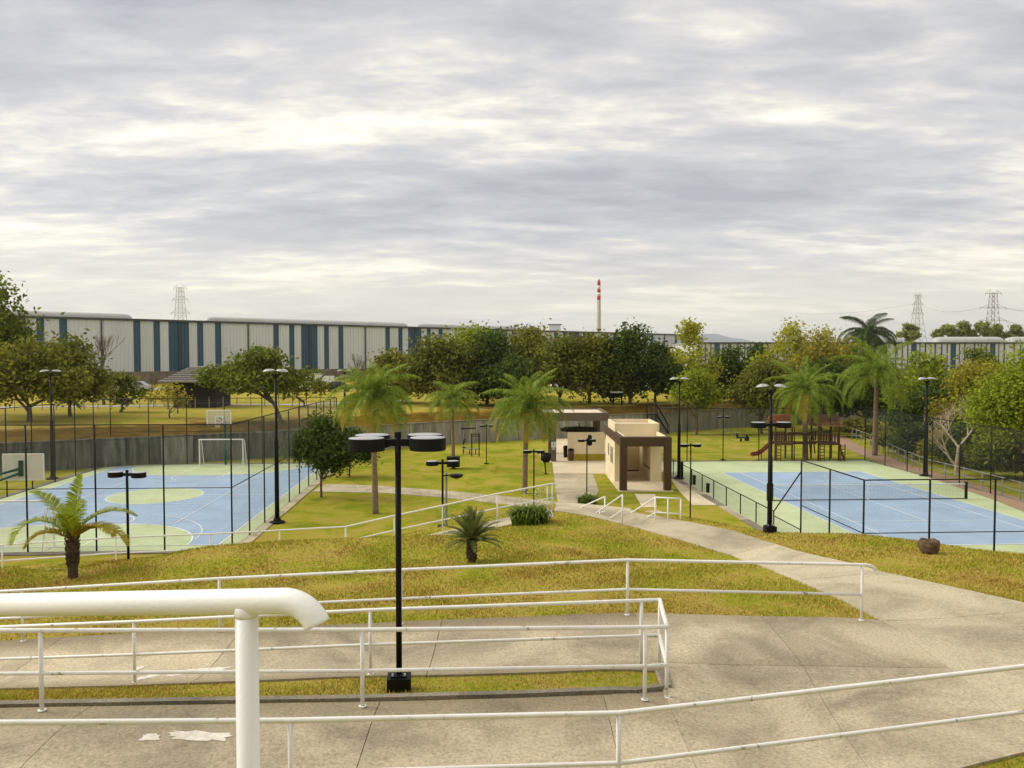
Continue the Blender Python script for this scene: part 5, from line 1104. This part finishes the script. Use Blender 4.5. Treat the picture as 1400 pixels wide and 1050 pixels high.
# ------------------------------------------------------------------ shrubs
def shrub(label, c, w, h, n, seed, flowers=0, lm=None):
    rg = np.random.default_rng(seed); t_ = thing('shrub', label, 'shrub', c, 0, 'strap-leaved shrubs'); V = []; Fq = []
    for i in range(n):
        a = rg.uniform(0, 2*math.pi); rr = math.sqrt(rg.uniform())*.72; o = np.array([c[0]+math.cos(a)*rr*w/2, c[1]+math.sin(a)*rr*w*.32, c[2]-.05]); a2 = rg.uniform(0, 2*math.pi); hh = h*rg.uniform(.55, 1.0)*(1.12-.62*rr); out_ = np.array([math.cos(a2), math.sin(a2), 0]); sd_ = np.array([-math.sin(a2), math.cos(a2), 0])*.024
        p1 = o+np.array([0, 0, hh*.75])+out_*hh*.22; p2 = p1+out_*hh*.32+np.array([0, 0, hh*.12]); p3 = p2+out_*hh*.25-np.array([0, 0, hh*.2]); k = len(V)
        V += [o-sd_*.6, o+sd_*.6, p1+sd_, p1-sd_, p2+sd_*.8, p2-sd_*.8, p3]; Fq += [(k, k+1, k+2, k+3), (k+3, k+2, k+4, k+5), (k+5, k+4, k+6)]
    me = bpy.data.meshes.new('foliage'); me.from_pydata([tuple(np.array(v)-np.array(c)) for v in V], [], Fq); link('foliage', me, lm or L_MID, t_)
    if flowers:
        b = MB()
        for i in range(flowers):
            p = Vector((c[0]+rg.uniform(-.45, .45)*w, c[1]+rg.uniform(-.2, .3)*w, c[2]+h*.6)); q_ = p+Vector((rg.uniform(-.1, .1), 0, h*rg.uniform(.45, .75))); b.bar(p, q_, .005)
            for j in range(5): b.bar(q_, q_+Vector((rg.uniform(-.05, .05), rg.uniform(-.05, .05), rg.uniform(0, .05))), .008)
        b.build('flower_stems', M_CWHITE, t_)
L_STRAP = leafmat('strap_leaves', (.04, .09, .01), (.2, .28, .03), .3, .35)
c = atY(725, 717, 24.6); shrub('leafy shrub with white flower stems on the hilltop, right of the spiky palm', (c.x, c.y, tz(c.x, c.y)), 1.55, .78, 620, 1, 16, L_STRAP)
c = atZ(803, 690); shrub('low green shrub at the foot of the lamp post beside the path', (c.x, c.y+.2, 0), 1.6, .8, 360, 2, 0, L_STRAP)
# ------------------------------------------------------------------ playground
PG = atZ(1118, 630); Yp = PG.y
def tower(label, px0, px1, seed, roof_m, ladder):
    x0, x1 = xat(px0, Yp, 1), xat(px1, Yp, 1); w = x1-x0; t_ = thing('play_tower', label, 'play tower', (x0, Yp, 0), 0, 'wooden playground towers'); dp = 1.7; ze = 2.95; pf_ = 1.5; zr = 3.95
    for x in (x0, x1):
        for y in (Yp, Yp+dp): MB().span((x-.06, y-.06, 0), (x+.06, y+.06, ze)).build('post', M_WOOD, t_)
    for i in range(8): MB().span((x0+w*i/8+.01, Yp-.05, pf_), (x0+w*(i+1)/8-.01, Yp+dp+.05, pf_+.06)).build('deck_plank', M_WOOD, t_)
    for y in (Yp-.03, Yp+dp+.03):
        MB().span((x0, y-.03, pf_-.14), (x1, y+.03, pf_-.01)).build('beam', M_WOOD, t_); MB().span((x0, y-.03, pf_+.78), (x1, y+.03, pf_+.87)).build('rail', M_WOOD, t_)
        for i in range(7): MB().span((x0+w*(i+.5)/7-.07, y-.02, pf_+.1), (x0+w*(i+.5)/7+.07, y+.02, pf_+.77)).build('baluster', M_WOOD, t_)
    for y0, y1 in ((Yp-.25, Yp+dp/2), (Yp+dp+.25, Yp+dp/2)):
        for i in range(7):
            a, b = i/7, (i+1)/7; za, zb = ze+(zr-ze)*a, ze+(zr-ze)*b; ya, yb = y0+(y1-y0)*a, y0+(y1-y0)*b
            MB().bar((x0-.2, (ya+yb)/2, (za+zb)/2+.02), (x1+.2, (ya+yb)/2, (za+zb)/2+.02), abs(yb-ya)*1.25, .1).build('shingle_course', roof_m, t_)
    for x in (x0-.05, x1+.05): MB().add([(x, Yp-.1, ze), (x, Yp+dp+.1, ze), (x, Yp+dp/2, zr-.1), (x+.05, Yp-.1, ze), (x+.05, Yp+dp+.1, ze), (x+.05, Yp+dp/2, zr-.1)], [(0, 2, 1), (3, 4, 5), (0, 1, 4, 3), (1, 2, 5, 4), (2, 0, 3, 5)]).build('gable', M_WOOD, t_)
    for x in ladder:
        xx = x0 if x < 0 else x1
        for i in range(5): MB().span((xx-.03, Yp-.5, .22+i*.27), (xx+.35, Yp-.42, .28+i*.27)).build('rung', M_WOOD, t_)
        for k in (-.03, .33): MB().bar((xx+k, Yp-.46, 0), (xx+k, Yp-.46, 1.5), .06).build('ladder_side', M_WOOD, t_)
    return t_
tower('wooden play tower with an orange-brown roof, left one with the red slide', 1060, 1083, 1, mat('orange_shingles', (.34, .13, .045), .85, .3, 5), (-1,))
tower('wooden play tower with a pale brown gabled roof, right one', 1119, 1147, 2, M_SHING, (-1, 1))
x0, x1 = xat(1084, Yp, 1.5), xat(1118, Yp, 1.5); br_ = thing('play_bridge', 'wooden bridge linking the two play towers', 'play bridge', (x0, Yp, 1.4))
for y in (Yp+.3, Yp+1.3):
    for z in (1.45, 2.3): MB().bar((x0, y, z), (x1, y, z), .08, .1).build('beam', M_WOOD, br_)
for i in range(14): MB().span((x0+(x1-x0)*i/14+.02, Yp+.25, 1.5), (x0+(x1-x0)*(i+1)/14-.02, Yp+1.35, 1.55)).build('deck_plank', M_WOOD, br_)
for i in range(3): x = x0+(x1-x0)*(.5+i*.17); MB().bar((x, Yp+.2, 2.3), (x+.15, Yp+.1, .6), .22, .07).build('hanging_board', M_WOOD, br_)
sl = thing('slide', 'dark red curved slide running down to the left of the play tower', 'slide', atZ(1028, 622)); V = []; Fq = []
P = [atY(px, py, Yp+.7) for px, py in ((1057, 604), (1052, 607.5), (1047, 612), (1041, 617.5), (1035, 620.5), (1030, 621), (1027.5, 622))]
for p in P: V += [(p.x, p.y-.32, p.z+.16), (p.x, p.y-.27, p.z), (p.x, p.y+.27, p.z), (p.x, p.y+.32, p.z+.16), (p.x, p.y+.32, p.z-.1), (p.x, p.y-.32, p.z-.1)]
for i in range(len(P)-1):
    for j in range(6): Fq.append((6*i+j, 6*i+(j+1) % 6, 6*i+6+(j+1) % 6, 6*i+6+j))
MB().add(V, Fq+[(5, 4, 3, 2, 1, 0), tuple(range(6*len(P)-6, 6*len(P)))]).build('chute', M_SLIDE, sl)
MB().tube([(P[3].x, P[3].y, 0), P[3]], .05, 8).build('leg', M_GALV, sl)
rp = thing('ramp_board', 'dark sloping board leaning down right of the right play tower', 'board', atZ(1154, 630)); MB().bar(atY(1147, 608, Yp), atY(1154, 629, Yp-.2), .5, .08).build('board', M_WOOD, rp); MB().bar(atY(1147, 605, Yp), atY(1154, 626, Yp-.2), .05, .06).build('rail', M_WOOD, rp)
for i, (px, py, lb) in enumerate(((1013, 603.5, 'low dark spring seat on the playground lawn'), (1021, 602.5, 'small black play stump on the playground lawn'), (996, 594, 'low curved bar on the far playground lawn'), (1046, 592, 'low red-brown bench behind the slide'))):
    c = atZ(px, py); t_ = thing(('spring_rider', 'play_stump', 'climbing_bar', 'bench')[i], lb, ('spring rider', 'stump', 'play bar', 'bench')[i], c)
    if i == 0: MB().lathe([(.12, 0), (.1, .25), (.12, .3)], c, 8).build('spring', M_BLACK, t_); MB().bar(c+Vector((-.5, 0, .4)), c+Vector((.5, 0, .42)), .25, .14).build('seat', M_GREENM, t_); MB().bar(c+Vector((-.35, 0, .4)), c+Vector((-.45, 0, .85)), .08, .2).build('handle', M_BLACK, t_)
    elif i == 1: MB().lathe([(.26, 0), (.24, .4), (.2, .43)], c, 10).build('log', M_BLACK, t_); MB().lathe([(.1, .43), (.1, .62), (.0, .64)], c, 8).build('knob', M_BLACK, t_)
    elif i == 2: MB().tube([c+Vector((-.8, 0, 0)), c+Vector((-.5, 0, .3)), c+Vector((0, 0, .42)), c+Vector((.5, 0, .3)), c+Vector((.8, 0, 0))], .05, 6).build('bar', M_GALV, t_)
    else:
        MB().bar(c+Vector((-.9, 0, .42)), c+Vector((.9, 0, .42)), .35, .06).build('seat', M_WOOD, t_)
        for k in (-.75, .75): MB().bar(c+Vector((k, 0, 0)), c+Vector((k, 0, .39)), .3, .08).build('leg', M_WOOD, t_)
# exercise frames
def ex(label, px0, px1, py, top, T_, cat='exercise station'):
    p0 = atZ(px0, py); x1 = xat(px1, p0.y); h = atY(px0, top, p0.y).z; t_ = thing('exercise_station', label, cat, p0, 0, 'outdoor exercise stations')
    if T_:
        MB().tube([p0, p0+Vector((0, 0, h))], .05, 8).build('post', M_GALV, t_); MB().bar(p0+Vector((-.25, 0, h)), p0+Vector((1.1, 0, h+.04)), .14, .1).build('top_bar', M_BLACK, t_); MB().bar(p0+Vector((0, -.2, .75)), p0+Vector((.06, -.2, 1.25)), .16, .12).build('back_pad', M_BLACK, t_); MB().bar(p0+Vector((0, -.1, .45)), p0+Vector((.1, -.75, .45)), .3, .08).build('seat', M_BLACK, t_)
    else:
        for x in (p0.x, x1): MB().tube([(x, p0.y, 0), (x, p0.y, h)], .05, 8).build('post', M_BLACK, t_)
        for dz in (0, -.18): MB().bar((p0.x-.1, p0.y, h+dz), (x1+.1, p0.y, h+dz), .06).build('top_bar', M_BLACK, t_)
    return t_
ex('exercise station with a T-shaped top bar near the lawn wall', 634, 648, 618, 586, True); ex('black pull-up frame with two posts near the lawn wall', 645, 655, 624, 593.5, False)
c = atZ(643, 621); bn = thing('exercise_bench', 'low grey exercise bench under the pull-up frame', 'bench', c); MB().bar(c+Vector((-.7, 0, .5)), c+Vector((.75, 0, .5)), .35, .06).build('seat', M_GALV, bn)
for k in (-.65, -.05, .5): MB().bar(c+Vector((k, 0, 0)), c+Vector((k, 0, .47)), .3, .07).build('leg', M_BLACK, bn)
# pads and boxes on the low tennis fence
for px, py, w, h, lb in ((955.5, 657, .42, 1.1, 'tall dark cabinet on the low tennis fence near the pavilion'), (1006, 678, .3, .55, 'small dark box hanging on the low tennis fence'), (988, 667, .28, .6, 'small dark gate lock on the low tennis fence, left of the hanging box'), (942.5, 655, .2, 1.2, 'narrow dark panel on the low tennis fence beside the floodlight pole')):
    c = atZ(px, py); bq = (c.x-AX.x*0)-0; s = (TA0-c.dot(AN)); c = c+AN*(s-.08); t_ = thing('fence_box', lb, 'box', c, 0, 'dark boxes on the low tennis fence'); MB().box(c+Vector((0, 0, .25+h/2)), (.16, w, h), Mx).build('case', M_BLACK, t_); MB().box(c+Vector((0, 0, .26+h)), (.2, w+.05, .04), Mx).build('lid', M_FENCE, t_)
# stump planter on the crest
c = atY(1270, 760, 18.4); z = tz(c.x, c.y); s_ = thing('stump_planter', 'round carved wooden stump planter on the dry grass before the tennis court', 'planter', (c.x, c.y, z)); V = []; Fq = []; n = 26; prof = [(.10, .0), (.155, .03), (.20, .12), (.225, .22), (.215, .31), (.19, .345), (.165, .335), (.145, .27), (.0, .25)]
for r_, zz_ in prof:
    for j in range(n): k = 1+.05*math.sin(j*1.7+zz_*9)+.05*math.sin(j*3.1)+rnd.uniform(-.03, .03); V.append((c.x+r_*k*math.cos(2*math.pi*j/n), c.y+r_*k*math.sin(2*math.pi*j/n), z-.02+zz_*(1+.04*math.sin(j*.9))))
for i in range(len(prof)-1):
    for j in range(n): Fq.append((i*n+j, i*n+(j+1) % n, (i+1)*n+(j+1) % n, (i+1)*n+j))
MB().add(V, Fq).build('bowl', M_STUMP, s_, smooth=True); MB().lathe([(.14, .26), (.0, .275)], (c.x, c.y, z), 16).build('soil', M_SOIL, s_)
# wire fence with posts along the right edge of the earth path
wf = thing('wire_fence', 'grey post and rail fence along the earth path before the dark trees', 'fence', atZ(1190, 612)); L_ = [atZ(*q_) for q_ in ((1165, 600), (1190, 610), (1228, 631), (1268, 648.5), (1318, 662), (1370, 677), (1450, 701))]; pp = []
for a, b in zip(L_[:-1], L_[1:]):
    n = max(1, round((b-a).length/2.0)); pp += [a.lerp(b, k/n) for k in range(n)]
for p in pp: p.z = 0; MB().tube([p, p+Vector((0, 0, 1.2))], .045, 6).build('post', M_GALV, wf)
for h in (1.15, .6): MB().tube([p+Vector((0, 0, h)) for p in pp], .03, 6).build('rail', M_GALV, wf)

# ------------------------------------------------------------------ grass blades on the near slopes, clear of the concrete
rg = np.random.default_rng(3); N = 760000
Y = 6.4+22*rg.uniform(size=N)**1.45; X = rg.uniform(-1, 1, N)*(Y*.84+3)
keep = np.ones(N, bool)
for poly in CONC_POLYS:
    q_ = np.array(poly)
    if q_[:, 1].min() > 34: continue
    ins = np.zeros(N, bool); j = len(q_)-1
    for i in range(len(q_)):
        c_ = ((q_[i, 1] > Y) != (q_[j, 1] > Y)) & (X < (q_[j, 0]-q_[i, 0])*(Y-q_[i, 1])/(q_[j, 1]-q_[i, 1]+1e-12)+q_[i, 0]); ins ^= c_; j = i
    keep &= ~ins
keep &= Y < np.interp(X, YCX, YCY)+1.2
X, Y = X[keep], Y[keep]
# thin worn turf: fewer blades in broad noisy patches
pn = np.sin(X*1.3+np.sin(Y*.9)*1.5)*np.sin(Y*1.1+np.cos(X*.7)*1.7)+.5*np.sin(X*3.1+1)*np.sin(Y*2.7+X)
k_ = rg.uniform(size=len(X)) < .62+.3*pn; X, Y, pn = X[k_], Y[k_], pn[k_]
Z = Tm(X, Y); n = len(X); a = rg.uniform(0, 2*np.pi, n); sc = np.clip(Y/9, .9, 2.2); h = rg.uniform(.018, .045, n)*(1+.35*pn)*np.sqrt(sc); w = rg.uniform(.0035, .0065, n)*sc; ln = rg.uniform(.1, 1.1, n)*h; b2 = rg.uniform(0, 2*np.pi, n)
B = np.c_[X, Y, Z-.004]; sx = np.c_[np.cos(a)*w, np.sin(a)*w, np.zeros(n)]; tip = B+np.c_[np.cos(b2)*ln, np.sin(b2)*ln, h]
V = np.stack([B-sx, B+sx, tip], 1).reshape(-1, 3); F = np.arange(3*n).reshape(n, 3)
tag(link('grass', npmesh('grass', V, F), M_BLADE), 'short dry and green turf blades on the near slope', 'grass', kind='stuff')

# ------------------------------------------------------------------ thin air between here and the far hills
x0, x1, y0, y1 = gx[0]-60, gx[-1]+60, gy[0]-60, gy[-1]+60
hz_ = MB().span((x0, y0, -7), (x1, y1, 420)).build('haze', None); hz_['kind'] = 'stuff'
hm = bpy.data.materials.new('air'); hm.use_nodes = True; ht_ = hm.node_tree; ht_.nodes.clear()
ho = nd(ht_, 'ShaderNodeOutputMaterial'); hv = nd(ht_, 'ShaderNodeVolumePrincipled', i_Density=.000085); hv.inputs['Color'].default_value = (.84, .91, 1, 1); hv.inputs['Anisotropy'].default_value = .2
ht_.links.new(hv.outputs[0], ho.inputs['Volume']); hz_.data.materials.append(hm)
